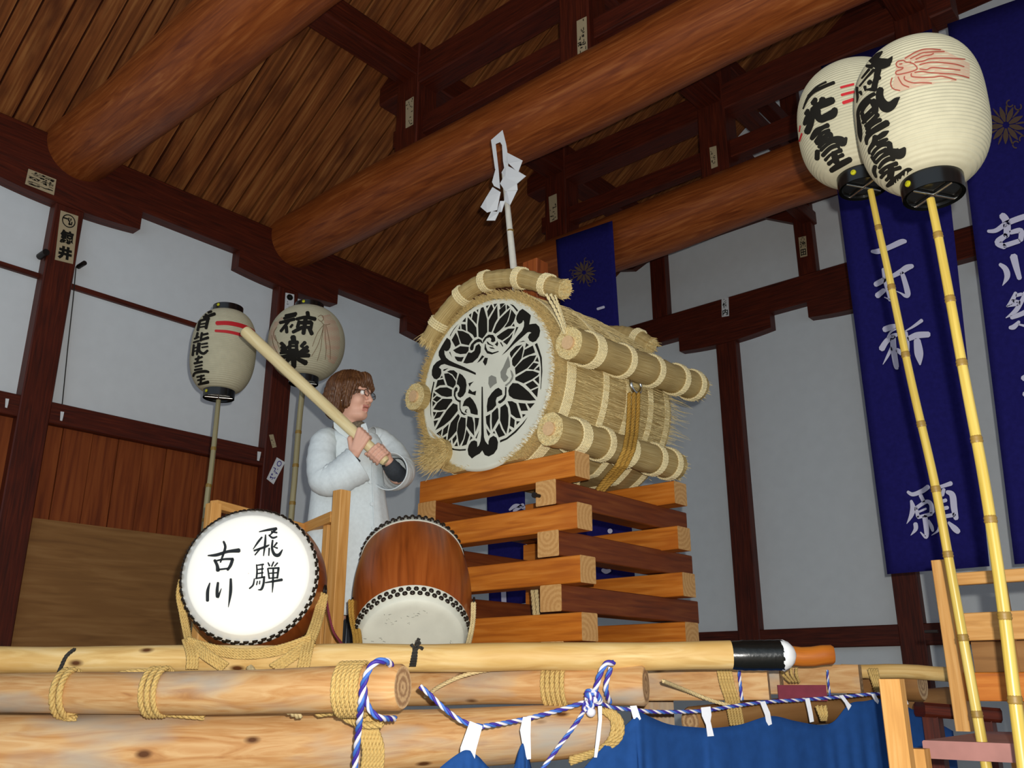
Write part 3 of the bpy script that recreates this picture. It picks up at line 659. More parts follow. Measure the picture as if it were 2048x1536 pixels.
polys(b, [[(350,950),(420,900),(540,950),(560,1100),(470,1160),(390,1240),(340,1120)], [(780,560),(850,410),(890,560),(900,680),(830,740),(790,880),(860,960),(800,1050),(740,1080),(660,960),(650,820),(720,700)],
 [(900,760),(950,800),(990,900),(970,1000),(900,1100),(800,1190),(760,1160),(880,1060),(940,940),(920,840)]], Z4, SF)
obj('worn_crest_marks', b, 'inkworn', face)
# straw bundles lashed along the drum
def straws(mb, items):
    """items: (p, d, length, r)"""
    for p, d, L, r in items:
        p = Vector(p); d = Vector(d).normalized(); a = d.orthogonal().normalized(); c = d.cross(a); st = len(mb.v)
        u = rnd.random()*9; m_ = d*(L*.5)+a*rnd.uniform(-.05, .05)*L
        for q, rr in ((p, r), (p+m_, r), (p+d*L, r*.5)):
            for k in range(3): mb.v.append(tuple(q+(a*math.cos(2.094*k)+c*math.sin(2.094*k))*rr))
        for i in (0, 1):
            for k in range(3):
                k2 = (k+1) % 3; mb.face([st+i*3+k, st+i*3+k2, st+i*3+3+k2, st+i*3+3+k], [(u, u), (u, u+.01), (u+.1, u+.01), (u+.1, u)])
def fuzz_end(mb, c, d, r, n, L, flare=.35, rin=0.0, sag=0.0, th=.0016):
    d = Vector(d).normalized(); a = d.orthogonal().normalized(); e = d.cross(a); it = []
    for k in range(n):
        rr = r*math.sqrt(rnd.uniform((rin/r)**2, 1)); an = rnd.uniform(0, 2*pi); rad = a*math.cos(an)+e*math.sin(an)
        it.append((c+rad*rr-d*.02, d+rad*flare*rnd.uniform(-.3, 1)*rr/r+Vector((0, 0, -sag*rnd.random())), L*rnd.uniform(.4, 1.25), th*rnd.uniform(.7, 1.4)))
    straws(mb, it)
def bundle(pts, r, bands, wood=(True, False), fz=(.03, .05), flare=(.5, .4), n=(140, 160), sag=(0, .1), bname='band'):
    P = smooth_path(pts, 10) if len(pts) > 2 else resample(pts, .05)
    rr = [r*(1+.03*math.sin(i*1.7)) for i in range(len(P))]
    b = MB(); b.tube(P, rr, 22, 0, endmi=1, jit=.03); o = obj('straw_bundle', b, ['straw', 'strawend'], drum, smooth=70)
    acc = [0]
    for a, c in zip(P, P[1:]): acc.append(acc[-1]+(c-a).length)
    def at(s):
        s = max(0, min(acc[-1], s)); i = 0
        while i < len(P)-2 and acc[i+1] < s: i += 1
        return P[i].lerp(P[i+1], (s-acc[i])/max(1e-6, acc[i+1]-acc[i])), (P[i+1]-P[i]).normalized()
    for s in bands:
        c, d = at(s*acc[-1]); a = d.orthogonal().normalized(); e = d.cross(a); b = MB()
        for m_ in ((-2.5, -1.5, -.5, .5, 1.5, 2.5) if s == bands[0] and wood[0] else (-1.5, -.5, .5, 1.5)):
            ring = [c+d*(m_*.0118)+(a*math.cos(2*pi*k/24)+e*math.sin(2*pi*k/24))*(r*1.03+.004) for k in range(25)]
            b.rope(ring, .0075, pitch=.03, strands=2, seg=5, step=.008)
        obj('straw_band', b, 'strawrope', o, smooth=180)
    for e_, (c, d) in enumerate(((P[0], (P[0]-P[1]).normalized()), (P[-1], (P[-1]-P[-2]).normalized()))):
        if wood[e_]:
            b = MB(); b.tube([c-d*.03, c+d*.014], r*.42, 20); obj('pole_end', b, 'ivory', o, smooth=40)
        b = MB(); fuzz_end(b, c, d, r, n[e_], fz[e_], flare[e_], r*.45 if wood[e_] else 0, sag[e_]); f = obj('straw_tips', b, 'strawpale', o); f['kind'] = 'stuff'
    return o
p0 = pln(1138, 686, 1, 3.125); p1 = pln(1394, 774, 0, p0.x+.0); bundle([p0, p1], .078, [.13, .36, .585, .80, .945])
q0 = pln(1100, 858, 1, 3.125); q1 = pln(1350, 932, 0, q0.x+.01); bundle([q0, q1], .078, [.17, .36, .55, .79, .93])
c0 = pln(829, 793, 1, 3.12); bundle([c0, c0+Vector((0, 1.15, .03))], .074, [.2, .5, .8], sag=(.5, .1))
d0 = pln(872, 905, 1, 3.125); bundle([d0, d0+Vector((0.0, 1.05, .02))], .074, [.2, .5, .8], wood=(False, False), fz=(.10, .05), flare=(.8, .4), n=(600, 100), sag=(1.0, .1))
arc = [pln(x, y, 1, 3.15) for x, y in ((858, 681), (889, 632), (927, 590), (966, 565), (1012, 556), (1050, 558), (1097, 571), (1130, 579))]
bundle(arc, .047, [.10, .30, .47, .70, .885], wood=(False, False), fz=(.055, .03), flare=(.5, .5), n=(260, 260), sag=(.0, .0))
arc2 = [DC+Vector((math.cos(t)*.54, .98, math.sin(t)*.54)) for t in np.linspace(2.5, .78, 9)]
bundle(arc2, .05, [.2, .5, .88], wood=(False, False), fz=(.03, .04), flare=(.5, .5), n=(100, 200), sag=(0, 0))
# braided bands around the body
for px, py in ((1143, 735), (1212, 757), (1257, 772), (1306, 790), (1346, 803)):
    yy = min(max(pln(px, py, 0, 4.07).y, 3.25), 4.16); t = (yy-FY-.03)/.99; R_ = .486+.035*math.sin(pi*min(1, t*1.06))-.02*t+.003
    wide = px == 1143
    b = MB()
    for m_ in ((-2.5, -1.5, -.5, .5, 1.5, 2.5) if wide else (-1.5, -.5, .5, 1.5)):
        ring = [Vector((DC.x+math.cos(a)*R_, yy+m_*.0118, max(2.513, DC.z+math.sin(a)*R_))) for a in np.linspace(0, 2*pi, 97)]
        b.rope(ring, .0072, pitch=.03, strands=2, seg=5, step=.010)
    obj('braided_band', b, 'strawrope', drum, smooth=180)
# fringe of cut straw around the face, stray straws along the body
b = MB(); it = []
for k in range(5200):
    an = rnd.uniform(0, 2*pi); r = rnd.uniform(.438, .494); rad = Vector((math.cos(an), 0, math.sin(an)))
    if DC.z+rad.z*r < 2.515: continue
    it.append((DC+rad*r+Vector((0, .03, 0)), Vector((0, -1, 0))+rad*rnd.uniform(-.25, .25)+Vector((rnd.uniform(-.2, .2), 0, rnd.uniform(-.2, .2))), rnd.uniform(.035, .055), .0014))
straws(b, it); f = obj('straw_fringe', b, 'strawpale', drum); f['kind'] = 'stuff'
b = MB(); it = []
for k in range(2600):
    an = rnd.uniform(-.7, pi+.7); yy = rnd.uniform(.03, .95); R_ = .49+.035*math.sin(pi*yy); rad = Vector((math.cos(an), 0, math.sin(an))); tn = Vector((-math.sin(an), 0, math.cos(an)))
    it.append((DC+rad*R_+Vector((0, yy, 0)), Vector((0, 1, 0))+tn*rnd.uniform(-.05, .05)+rad*rnd.uniform(-.005, .02), rnd.uniform(.08, .28), .0012))
for k in range(500):
    an = rnd.uniform(0, 2*pi); r = rnd.uniform(.36, .48); rad = Vector((math.cos(an), 0, math.sin(an)))
    it.append((DC+rad*r+Vector((0, 1.02, 0)), Vector((0, 1, 0))+rad*rnd.uniform(0, .4), rnd.uniform(.015, .045), .0016))
straws(b, it); f = obj('stray_straws', b, 'strawpale', drum); f['kind'] = 'stuff'
# lashing from the top bundle to the side bundle
for pts, r in (([(1092, 588), (1108, 615), (1122, 645), (1130, 668)], .008), ([(1101, 588), (1116, 615), (1127, 645), (1134, 668)], .008), ([(1110, 590), (1121, 620), (1131, 650)], .006)):
    b = MB(); b.rope([pln(x, y, 0, p0.x-.07+.02*i) for i, (x, y) in enumerate(pts)], r, strands=2, seg=5); obj('straw_lashing', b, 'strawrope', drum, smooth=180)
# steel ring and hanging golden ropes
rc = pln(1269, 771, 0, DC.x+.535)
b = MB(); ring = [rc+Vector((.008, 0, 0))+Vector((0, math.cos(a)*.046, math.sin(a)*.041)) for a in np.linspace(0, 2*pi, 33)]; b.tube(ring, .0095, 10, cap=False)
obj('steel_ring', b, 'steel', drum, smooth=180)
b = MB()
for k, (dx) in enumerate((-9, 0, 9)):
    pts = [(1268+dx, 786), (1267+dx, 830), (1264+dx, 868), (1258+dx, 900), (1244+dx, 930), (1222+dx, 955), (1196+dx*.6, 985)]
    b.rope([pln(x, y, 0, DC.x+xx) for (x, y), xx in zip(pts, (.548, .556, .58, .645, .62, .5, .40))], .0115, strands=3, seg=5)
obj('golden_rope', b, 'goldrope', drum, smooth=180)
# rope hanging inside the crib
b = MB()
for k in (0, 1):
    b.rope([Vector((3.80+.02*k, 3.6, 2.50)), Vector((3.81+.02*k, 3.55, 2.3)), Vector((3.75, 3.5, 2.1)), Vector((3.63+.025*k, 3.45, 1.95)), Vector((3.66+.02*k, 3.45, 1.7)), Vector((3.7, 3.5, 1.6))], .011, strands=3, seg=5)
obj('hanging_rope', b, 'palerope', label='pale doubled rope hanging inside the crib', cat='rope', smooth=180, base=(3.7, 3.5, 1.6))
# wand with folded paper on top of the drum
wx, wy = 3.50, 3.42
tb = pln(1032, 545, 1, wy); tt = pln(1004, 300, 1, wy)
wand = thing('paper_wand', tb, 'white bamboo wand with zigzag paper streamers on top of the straw drum', 'wand')
b = MB(); P = resample([tb+Vector((0, 0, -.11)), pln(1008, 345, 1, wy)], .05); b.tube(P, [.021-.007*i/len(P) for i in range(len(P))], 14); wp = obj('bamboo_stick', b, 'bamboowhite', wand, smooth=60)
for px, py in ((1021, 462),):
    c = pln(px, py, 1, wy); b = MB(); b.tube([c+Vector((0, 0, -.004)), c+Vector((0, 0, .004))], .0195, 14); obj('bamboo_joint', b, 'node', wp, smooth=60)
def pap(name, poly, dy, fold=0.0):
    b = MB(); q = [pln(x, y, 1, wy+dy+(fold if i % 2 else 0)) for i, (x, y) in enumerate(poly)]; b.prism(q, (0, .0015, 0)); return obj(name, b, 'whitepaper', wand)
pap('split_loop', [(1005, 260), (1012, 288), (1014, 300), (1017, 340), (1010, 345), (1006, 322), (1004, 290), (1000, 284), (991, 288), (997, 340), (990, 338), (982, 280)], -.028)
pap('split_loop', [(991, 338), (997, 340), (1000, 378), (988, 372), (984, 364)], -.027)
for i, q in enumerate((([(1014, 305), (1045, 321), (1036, 345), (1016, 326), (1009, 322)]), ([(1012, 330), (1036, 342), (1052, 352), (1031, 370), (1010, 356), (1003, 345)]), ([(1008, 352), (1034, 368), (1035, 380), (1010, 382), (1000, 367)]), ([(1012, 376), (1035, 379), (1020, 410), (1008, 402)]),
        ([(985, 374), (1001, 384), (994, 420), (974, 425), (961, 414), (972, 395)]), ([(1000, 402), (1010, 402), (1003, 424), (994, 424)]), ([(983, 422), (998, 424), (990, 441), (973, 441)]))):
    pap('paper_streamer', q, -.034-.004*i, .012 if i % 2 else -.008)
b = MB(); c = pln(1071, 540, 1, 3.45); b.box(c+Vector((-.05, -.05, -.26)), c+Vector((.05, .05, .04)), cham=.004); obj('wooden_block', b, ['taiko'], base=c, label='small brown wooden block standing on top of the straw drum', cat='block')
# ================================================================== LANTERNS ON BAMBOO POLES
def lprof(t, R, re, p): return re + (R-re)*max(0.0, (1-abs(2*t-1)**p))**.62
def lantern(kind, base, h, R, re, p, label, pole, ringh=.03, topring=True, tr_h=None, nr=40, studs=(), gap=.0, pcol='bamboo', jl=.0):
    """base: centre of the underside of the lower ring"""
    base = Vector(base); t0 = thing('paper_lantern', base, label, 'lantern', 'paper lanterns on bamboo poles')
    z0 = base.z+ringh; prof = []
    for i in range(nr*4+1):
        t = i/(nr*4); prof.append((z0-base.z+t*h, lprof(t, R, re, p)-.0032*(1-abs(math.sin(pi*nr*t)))))
    b = MB(); b.lathe(prof, base, (0, 0, 1), 72, capends=False, ref=(1, 0, 0)); body = obj('paper_shade', b, 'paper', t0, smooth=180)
    b = MB(); b.lathe([(.0, re+.001), (ringh+.004, re+.003), (ringh+.004, re-.008), (.004, re-.010), (.012, re-.012), (.012, .001)], base, (0, 0, 1), 48, capends=False); lr = obj('lower_ring', b, 'lacquer', t0, smooth=40)
    for a in (0, pi/2):
        d = RT*math.cos(a+.3)+HD*math.sin(a+.3); b = MB(); b.tube([base+d*(-re+.01)+Vector((0, 0, .006)), base+d*(re-.01)+Vector((0, 0, .006))], .004, 8); obj('wire_cross', b, 'steel', lr, smooth=60)
    if topring:
        zt = ringh+h; b = MB(); b.lathe([(zt-.004, re+.003), (zt+(tr_h or ringh*.9), re+.001), (zt+(tr_h or ringh*.9), re-.012), (zt+.004, re-.012), (zt+.004, .001)], base, (0, 0, 1), 48, capends=False); tr = obj('upper_ring', b, 'lacquer', t0, smooth=40)
        b = MB(); b.tube([base+Vector((0, 0, zt)), base+Vector((0, 0, zt+(tr_h or ringh+.03)))], .006, 8); obj('hook', b, 'steel', tr, smooth=60)
    for (px, py, up) in studs:
        # stud on a ring: nearest side
        r = ray(px, py); c = base if not up else base+Vector((0, 0, ringh+h)); zc = c.z+ringh*.55
        # direction from axis towards camera rotated to the wanted pixel
        best = None
        for k in range(180):
            an = 2*pi*k/180; q = Vector((base.x+math.cos(an)*(re+.002), base.y+math.sin(an)*(re+.002), zc)); 
            if (q.x-base.x)*(CAM.x-base.x)+(q.y-base.y)*(CAM.y-base.y) < 0: continue
            v = q-CAM; d_ = (1024+FPX*v.dot(RT)/v.dot(FW)-px)**2
            if best is None or d_ < best[0]: best = (d_, q, an)
        q, an = best[1], best[2]; n_ = Vector((math.cos(an), math.sin(an), 0)); b = MB(); b.lathe([(0, .010), (.004, .009), (.006, .001)], q, n_, 14, capends=False); obj('brass_stud', b, 'brass', lr if not up else tr, smooth=60)
    def S(px, py, off=.0016):
        r = ray(px, py); lo = None; tc = (base-CAM).dot(FW); t = tc-R*2.2; pv = None
        while t < tc+R*1.5:
            q = CAM+r*t; tt = (q.z-z0)/h
            if 0 <= tt <= 1:
                d_ = math.hypot(q.x-base.x, q.y-base.y)-lprof(tt, R, re, p)
                if d_ < 0 and pv is not None:
                    a, c = pv, t
                    for _ in range(14):
                        m_ = (a+c)/2; q = CAM+r*m_; tt = min(1, max(0, (q.z-z0)/h))
                        if math.hypot(q.x-base.x, q.y-base.y)-lprof(tt, R, re, p) < 0: c = m_
                        else: a = m_
                    q = CAM+r*a; rad = Vector((q.x-base.x, q.y-base.y, 0)).normalized(); q = q+rad*off; return q
                pv = t
            t += R*.06
        return None
    # bamboo pole
    P = smooth_path(pole[0], 8); rr = pole[1]; n = len(P)
    pt = thing('bamboo_pole', P[-1], pole[2], 'pole', 'lantern poles')
    b = MB(); b.tube(P, [rr[0]+(rr[1]-rr[0])*i/(n-1) for i in range(n)], 14); culm = obj('culm', b, pcol, pt, smooth=60)
    L = sum((P[i+1]-P[i]).length for i in range(n-1)); acc = 0; nxt = jl or .16
    for i in range(n-1):
        d = (P[i+1]-P[i]); 
        while acc+d.length > nxt:
            q = P[i]+d*((nxt-acc)/d.length); r_ = rr[0]+(rr[1]-rr[0])*(i/(n-1)); dn = d.normalized()
            b = MB(); b.lathe([(-.010, r_*1.0), (-.003, r_*1.16), (.001, r_*1.05), (.005, r_*1.18), (.011, r_*1.0)], q, dn, 14, capends=False); obj('joint', b, 'node', culm, smooth=60)
            nxt += rnd.uniform(.19, .25)
        acc += d.length
    return t0, body, S
# --- front right lantern
FR = 2.35
b1 = fwd(1868, 393, FR)
pole = ([fwd(x, y, FR) for x, y in ((1861, 398), (1876, 470), (1893, 560), (1930, 760), (1968, 960), (2002, 1180), (2030, 1400))]+[fwd(2062, 1640, FR)], (.0115, .0165), 'bamboo pole of the front right lantern, rightmost in the photo')
big, bigb, SB = lantern('big', b1, .452, .1855, .085, 3.0, 'large tall paper lantern with black characters and a red bird, nearest on the right', pole, ringh=.05, tr_h=.008, studs=((1817, 372, False),), jl=.12)
R6 = (1690, 90, 9.6); R7 = (1690, 220, 9.6)
b = MB()
strokes(b, [
 [(560,250,60),(480,330,60),(380,430,50),(290,580,45),(240,800,45),(250,1000,45),(235,1110,15)],
 [(720,130,30),(640,200,90),(560,280,90)], [(560,280,90),(700,330,130),(840,320,110),(910,225,20)], [(540,360,90),(680,400,130),(850,360,90)],
 [(640,470,120),(620,600,100),(580,760,100),(560,860,110)], [(600,560,90),(670,650,70)], [(560,480,60),(430,620,36),(290,790,34)], [(470,470,50),(330,640,30)], [(420,400,50),(520,420,80)],
 [(300,900,60),(330,960,30)], [(390,800,60),(400,880,30)], [(460,740,70),(500,700,80)], [(420,860,30),(560,850,80)],
 [(690,850,110),(670,960,130),(700,1080,150),(790,1190,190),(900,1160,150),(990,1060,90),(1060,1005,12)],
 [(570,940,70),(480,990,70),(380,1080,75),(310,1180,80),(260,1300,60),(270,1450,65),(285,1560,80),(300,1720,80),(312,1860,20)],
 [(545,1080,130),(590,1200,110),(580,1300,110)], [(500,1060,60),(380,1200,60),(320,1330,50)], [(560,1200,50),(400,1360,60)], [(540,1320,60),(400,1440,70),(350,1500,50)], [(640,1340,80),(520,1460,70),(400,1560,60)],
], R6, SB, ws=1.15)
strokes(b, [
 [(340,60,60),(360,160,70),(400,240,50)], [(690,190,70),(560,250,80),(420,370,60)], [(500,290,60),(430,450,60)], [(820,250,110),(660,340,110),(520,430,90),(430,540,80),(425,660,40)],
 [(600,520,110),(570,620,90),(480,760,60),(480,840,40)], [(840,410,30),(760,460,90),(640,540,80)], [(820,560,50),(730,600,70),(620,660,80)], [(530,860,60),(600,760,60),(720,680,60),(860,650,100)], [(860,640,90),(870,740,100)],
 [(560,940,60),(660,830,60),(800,760,70)], [(520,900,50),(590,1010,50)], [(600,1020,60),(720,900,60),(880,800,100)], [(880,800,120),(980,840,170),(1080,830,170),(1150,740,60)],
 [(590,1080,70),(570,1180,70),(610,1290,40)], [(660,1120,50),(740,1010,70),(860,940,80),(950,950,70)], [(690,1200,80),(800,1100,60),(1000,1030,80)], [(700,1300,60),(820,1190,60),(1070,1110,70)],
 [(900,1120,120),(880,1300,110)], [(800,1350,60),(900,1250,60)], [(820,1460,60),(930,1370,100),(1060,1270,90),(1220,1170,100),(1310,1190,50)],
], R7, SB, ws=1.2)
obj('lettering', b, 'ink', bigb)
RB = (1650, 0, 5.1206)
b = MB()
blush = [[(700,760),(740,610),(860,560),(1000,510),(1180,500),(1400,600),(1500,720),(1470,800),(1340,830),(1100,860),(900,900),(760,940),(690,880)]]
G = []
import itertools
for rowa, rowb in [([(690,880),(720,780),(730,640),(860,560),(1010,510),(1190,500)], [(770,935),(900,900),(1100,865),(1330,830),(1480,800),(1480,650)])]:
    for i in range(6):
        row = []
        for k in range(9):
            x = rowa[i][0]+(rowb[i][0]-rowa[i][0])*k/8; y = rowa[i][1]+(rowb[i][1]-rowa[i][1])*k/8; row.append(SB(RB[0]+x/RB[2], RB[1]+y/RB[2], .0004))
        G.append(row)
if all(p is not None for r in G for p in r): b.grid(G); obj('pink_wash', b, 'pinkpaper', bigb, smooth=180)
b = MB()
def wig(pts, w=13): return [(x, y, w) for x, y in pts]
strokes(b, [wig(q) for q in (
 [(820,600),(870,570),(920,540),(1000,510),(1080,505),(1180,512)], [(875,605),(940,570),(1000,545),(1090,535),(1220,530)], [(930,610),(1000,580),(1080,565),(1110,550)],
 [(920,640),(1000,630),(1070,605),(1180,598),(1300,600),(1430,610)], [(970,665),(1080,640),(1200,645),(1330,660),(1420,685)], [(970,710),(1040,715),(1100,695),(1240,705),(1380,722)], [(920,745),(980,735),(1060,745),(1190,755),(1340,765),(1470,800)],
 [(885,755),(890,785),(970,795),(1100,795),(1200,785),(1340,820)], [(815,785),(820,820),(900,850),(1020,850),(1090,855)], [(750,790),(770,830),(800,870),(860,895)], [(690,800),(675,860),(700,910),(768,930)],
 [(880,640),(835,640),(800,622),(750,630),(730,660),(750,690),(800,695),(780,715),(730,735),(740,765),(830,750),(930,720),(940,690),(905,655),(870,645)], [(765,660),(790,655)])], RB, SB)
obj('bird_drawing', b, 'redline', bigb)
# --- second right lantern, behind it
FR2 = 2.80
b2 = fwd(1727, 378, FR2)
pole = ([fwd(x, y, FR2) for x, y in ((1741, 380), (1760, 470), (1780, 560), (1822, 760), (1868, 960), (1905, 1160), (1945, 1380))]+[fwd(1985, 1600, FR2)], (.0105, .0155), 'bamboo pole of the partly hidden right lantern, left of the rightmost pole')
l2, l2b, S2 = lantern('second', b2, .43, .1965, .082, 2.8, 'paper lantern with black characters and red bars, partly hidden behind the nearest lantern', pole, ringh=.05, tr_h=.008, studs=((1707, 364, False),), jl=.15)
R8 = (1590, 150, 7.679)
b = MB()
strokes(b, [
 [(130,520,20),(200,360,40),(290,260,50),(450,180,50),(600,120,50)], [(200,320,18),(330,190,25),(480,110,30)],
 [(290,440,90),(320,370,60)], [(270,550,80),(360,480,100),(480,430,110),(580,390,100)], [(430,370,90),(420,450,100)], [(180,600,70),(205,540,50)], [(150,760,50),(200,660,80),(300,550,70)], [(190,880,90),(240,760,90),(270,630,80)],
 [(350,540,90),(350,620,100),(400,680,100),(480,650,110),(580,600,120),(620,530,80)],
 [(260,980,60),(340,870,90),(430,810,60),(510,775,70)], [(320,1030,50),(420,900,50),(530,850,50)], [(340,1050,70),(450,960,60),(540,910,70),(560,990,60)], [(370,1110,50),(470,1020,50),(540,980,50)],
 [(400,1160,50),(500,1070,50),(600,1000,90),(700,1010,120),(740,1040,110),(790,970,40)], [(350,1170,70),(345,1290,70)], [(430,1240,60),(540,1130,60),(640,1090,60),(680,1120,40)], [(470,1310,50),(560,1220,40),(710,1160,70)], [(520,1370,60),(620,1290,50),(740,1230,60)],
 [(600,1200,90),(640,1340,90)], [(560,1470,70),(700,1380,90),(850,1300,80)],
], R8, S2, ws=1.15)
obj('lettering', b, 'ink', l2b)
def bars(body, S, reg, data):
    b = MB()
    for row in data: ribbon(b, [(reg[0]+a/reg[2], reg[1]+c/reg[2], w_/reg[2]) for a, c, w_ in row], S)
    obj('red_bars', b, 'red', body)
bars(l2b, S2, R8, [[(705,195,36),(800,170,36),(900,145,36)], [(718,310,42),(810,285,42),(905,262,42)], [(742,430,52),(820,405,52),(892,380,52)], [(85,780,20),(72,870,20)], [(110,900,26),(70,1030,26)]])
# --- far left lanterns
FL = 5.15
b3 = fwd(437, 797, FL); sc3 = FL/4.1
pole = ([fwd(437, 800, FL), fwd(430, 870, FL), fwd(420, 960, FL), fwd(413, 1010, FL), Vector((fwd(410, 1060, FL).x, fwd(410, 1060, FL).y, DECK))], (.014, .0175), 'grey brown bamboo pole of the tall lantern left of the person')
l3, l3b, S3 = lantern('third', b3, .505, .192, .090, 2.6, 'tall paper lantern with two red bars, farthest left', pole, ringh=.045, studs=((413, 781, False), (437, 605, True)), nr=46, pcol='bamboogrey', jl=.3)
R9 = (370, 590, 6.206)
bars(l3b, S3, R9, [[(395,350,52),(540,350,52),(690,380,52),(800,425,50),(875,480,44)], [(378,445,30),(520,455,36),(640,480,38),(720,505,40)]])
b = MB()
strokes(b, [[(q[0], q[1], q[2]*1.25) for q in st] for st in [
 [(250,190,25),(355,160,25)], [(215,245,25),(330,205,25)], [(180,290,25),(280,265,30),(370,235,35)], [(280,165,25),(255,280,25)],
 [(185,330,28),(160,440,28)], [(190,320,22),(300,290,30)], [(288,290,34),(262,415,30)], [(190,365,16),(275,350,18)], [(185,402,16),(268,388,18)],
 [(160,470,24),(140,540,22)], [(120,545,20),(175,520,20)], [(108,590,20),(175,570,20)], [(112,620,22),(98,750,25)], [(168,600,24),(150,740,24)], [(115,660,14),(160,645,14)], [(112,700,14),(155,690,14)],
 [(212,470,24),(195,570,24)], [(200,500,22),(285,480,24)], [(195,560,24),(290,530,30)], [(185,600,24),(178,690,28),(230,728,28),(282,690,24)], [(205,612,16),(280,600,20)], [(210,652,16),(285,640,18)],
 [(130,800,22),(215,770,22)], [(172,760,24),(150,850,24)], [(118,850,24),(215,830,24)], [(128,893,18),(215,872,20)], [(122,932,22),(212,915,22)], [(105,1010,22),(130,968,25),(240,948,30),(295,958,24)],
 [(150,1020,20),(240,1000,20)], [(160,1060,20),(248,1040,20)], [(205,1000,24),(195,1110,24)], [(170,1112,22),(290,1082,34)]]], R9, S3)
obj('lettering', b, 'ink', l3b)
b4 = fwd(607, 768, FL+.1)
pole = ([fwd(606, 770, FL+.1), fwd(598, 850, FL+.1), fwd(589, 960, FL+.1), fwd(583, 1030, FL+.1), Vector((fwd(581, 1060, FL+.1).x, fwd(581, 1060, FL+.1).y, DECK))], (.017, .0175), 'grey bamboo pole of the round lantern beside the person')
l4, l4b, S4 = lantern('fourth', b4, .452, .236, .088, 2.15, 'round paper lantern with pinkish sides and two black characters, above the person', pole, ringh=.04, studs=((607, 612, True),), nr=44, pcol='bamboogrey', jl=.3)
b = MB()
strokes(b, [
 [(1250,260,40),(1380,232,44)], [(1230,292,36),(1370,252,40)], [(1180,345,40),(1360,300,42)], [(1300,310,40),(1190,452,36)], [(1258,390,42),(1265,465,42)], [(1335,370,30),(1310,402,34)],
 [(1520,215,50),(1530,275,50)], [(1385,300,40),(1500,278,44),(1615,300,52)], [(1420,330,50),(1395,405,42)], [(1440,345,50),(1565,340,55)], [(1575,345,40),(1560,425,40)], [(1440,402,40),(1560,402,40)], [(1500,280,56),(1470,480,52)], [(1440,410,50),(1340,462,42)], [(1540,410,50),(1575,485,52)],
 [(1342,520,70),(1352,580,64)], [(1300,590,50),(1400,590,50)], [(1305,580,44),(1300,690,44)], [(1385,580,44),(1385,690,44)], [(1300,635,30),(1390,635,30)], [(1300,685,40),(1400,685,40)],
 [(1195,600,50),(1240,640,44)], [(1200,700,50),(1290,640,34)], [(1490,590,50),(1440,640,40)], [(1520,645,50),(1440,700,40)], [(1450,640,30),(1530,700,44)], [(1195,650,40),(1270,700,40)],
 [(1185,722,32),(1340,712,36),(1525,705,36)], [(1185,775,50),(1360,752,62),(1540,752,52)], [(1350,735,80),(1352,895,62)], [(1300,790,60),(1240,845,46)], [(1400,795,50),(1500,845,70)]], R9, S4)
obj('lettering', b, 'ink', l4b)
b = MB()
for side, pts in ((1, [(1700, 390), (1720, 250)]), ):
    pass
def wash(body, S, reg, A, B):
    G = []
    for (a, c), (a2, c2) in zip(A, B):
        row = [S(reg[0]+(a+(a2-a)*k/6)/reg[2], reg[1]+(c+(c2-c)*k/6)/reg[2], .0005) for k in range(7)]; G.append(row)
    b = MB()
    G = [r for r in G if all(p is not None for p in r)]
    if len(G) > 1: b.grid(G); obj('pink_wash', b, 'pinkpaper', body, smooth=180)
wash(l4b, S4, R9, [(1690,260),(1730,330),(1720,420),(1720,540),(1740,650),(1760,760),(1780,830)], [(1800,240),(1870,330),(1905,420),(1925,540),(1920,660),(1890,790),(1850,860)])
wash(l4b, S4, R9, [(1200,270),(1110,340),(1060,440),(1040,540),(1055,650),(1090,740)], [(1220,290),(1150,370),(1110,450),(1120,530),(1150,640),(1170,740)])
b = MB()
strokes(b, [wig(q, 6) for q in ([(1720,380),(1690,500),(1640,640),(1570,760)], [(1720,380),(1700,520),(1680,680),(1640,820)], [(1735,380),(1740,520),(1750,660),(1740,800)], [(1750,380),(1780,520),(1800,660),(1800,800)], [(1720,370),(1640,480),(1580,640)],
   [(1140,400),(1100,480),(1130,560),(1190,620)], [(1120,500),(1150,600),(1190,700)], [(1080,500),(1100,620),(1150,720)], [(1650,270),(1690,250),(1720,290),(1690,330),(1650,300)], [(1690,330),(1730,370),(1800,360)])], R9, S4)
obj('tassel_drawing', b, 'brownline', l4b)

# ================================================================== INDIGO BANNERS
def banner(tl, tr, br, bl, yv, label, folds=.012):
    Q = [pln(*p, 1, yv) for p in (tl, tr, br, bl)]
    t = thing('banner', (Q[2]+Q[3])/2, label, 'banner', 'indigo banners hanging in front of the far log')
    b = MB(); G = []
    for i in range(25):
        v = i/24; row = []
        for k in range(13):
            u = k/12; p = (Q[0]*(1-u)+Q[1]*u)*(1-v)+(Q[3]*(1-u)+Q[2]*u)*v; row.append(p+Vector((0, folds*(math.sin(u*7+v*3)-1)*v*.5+.02, 0)))
        G.append(row)
    b.grid(G); o = obj('cloth', b, 'purple', t, smooth=180)
    md = o.modifiers.new('thickness', 'SOLIDIFY'); md.thickness = .003; md.offset = 1 if False else 0
    return t, o, (lambda px, py: pln(px, py, 1, yv-.004))
BY = 5.93
bt, bo, SBN = banner((1640, 130), (1862, 55), (1978, 1132), (1773, 1148), BY, 'large indigo banner with white characters behind the bamboo poles')
Ra = (1700, 380, 5.885); Rb = (1700, 640, 5.885); Rc = (1700, 880, 5.885)
b = MB()
WB = 1.22
def wb(d): return [[(q[0], q[1], q[2]*WB) for q in st] for st in d]
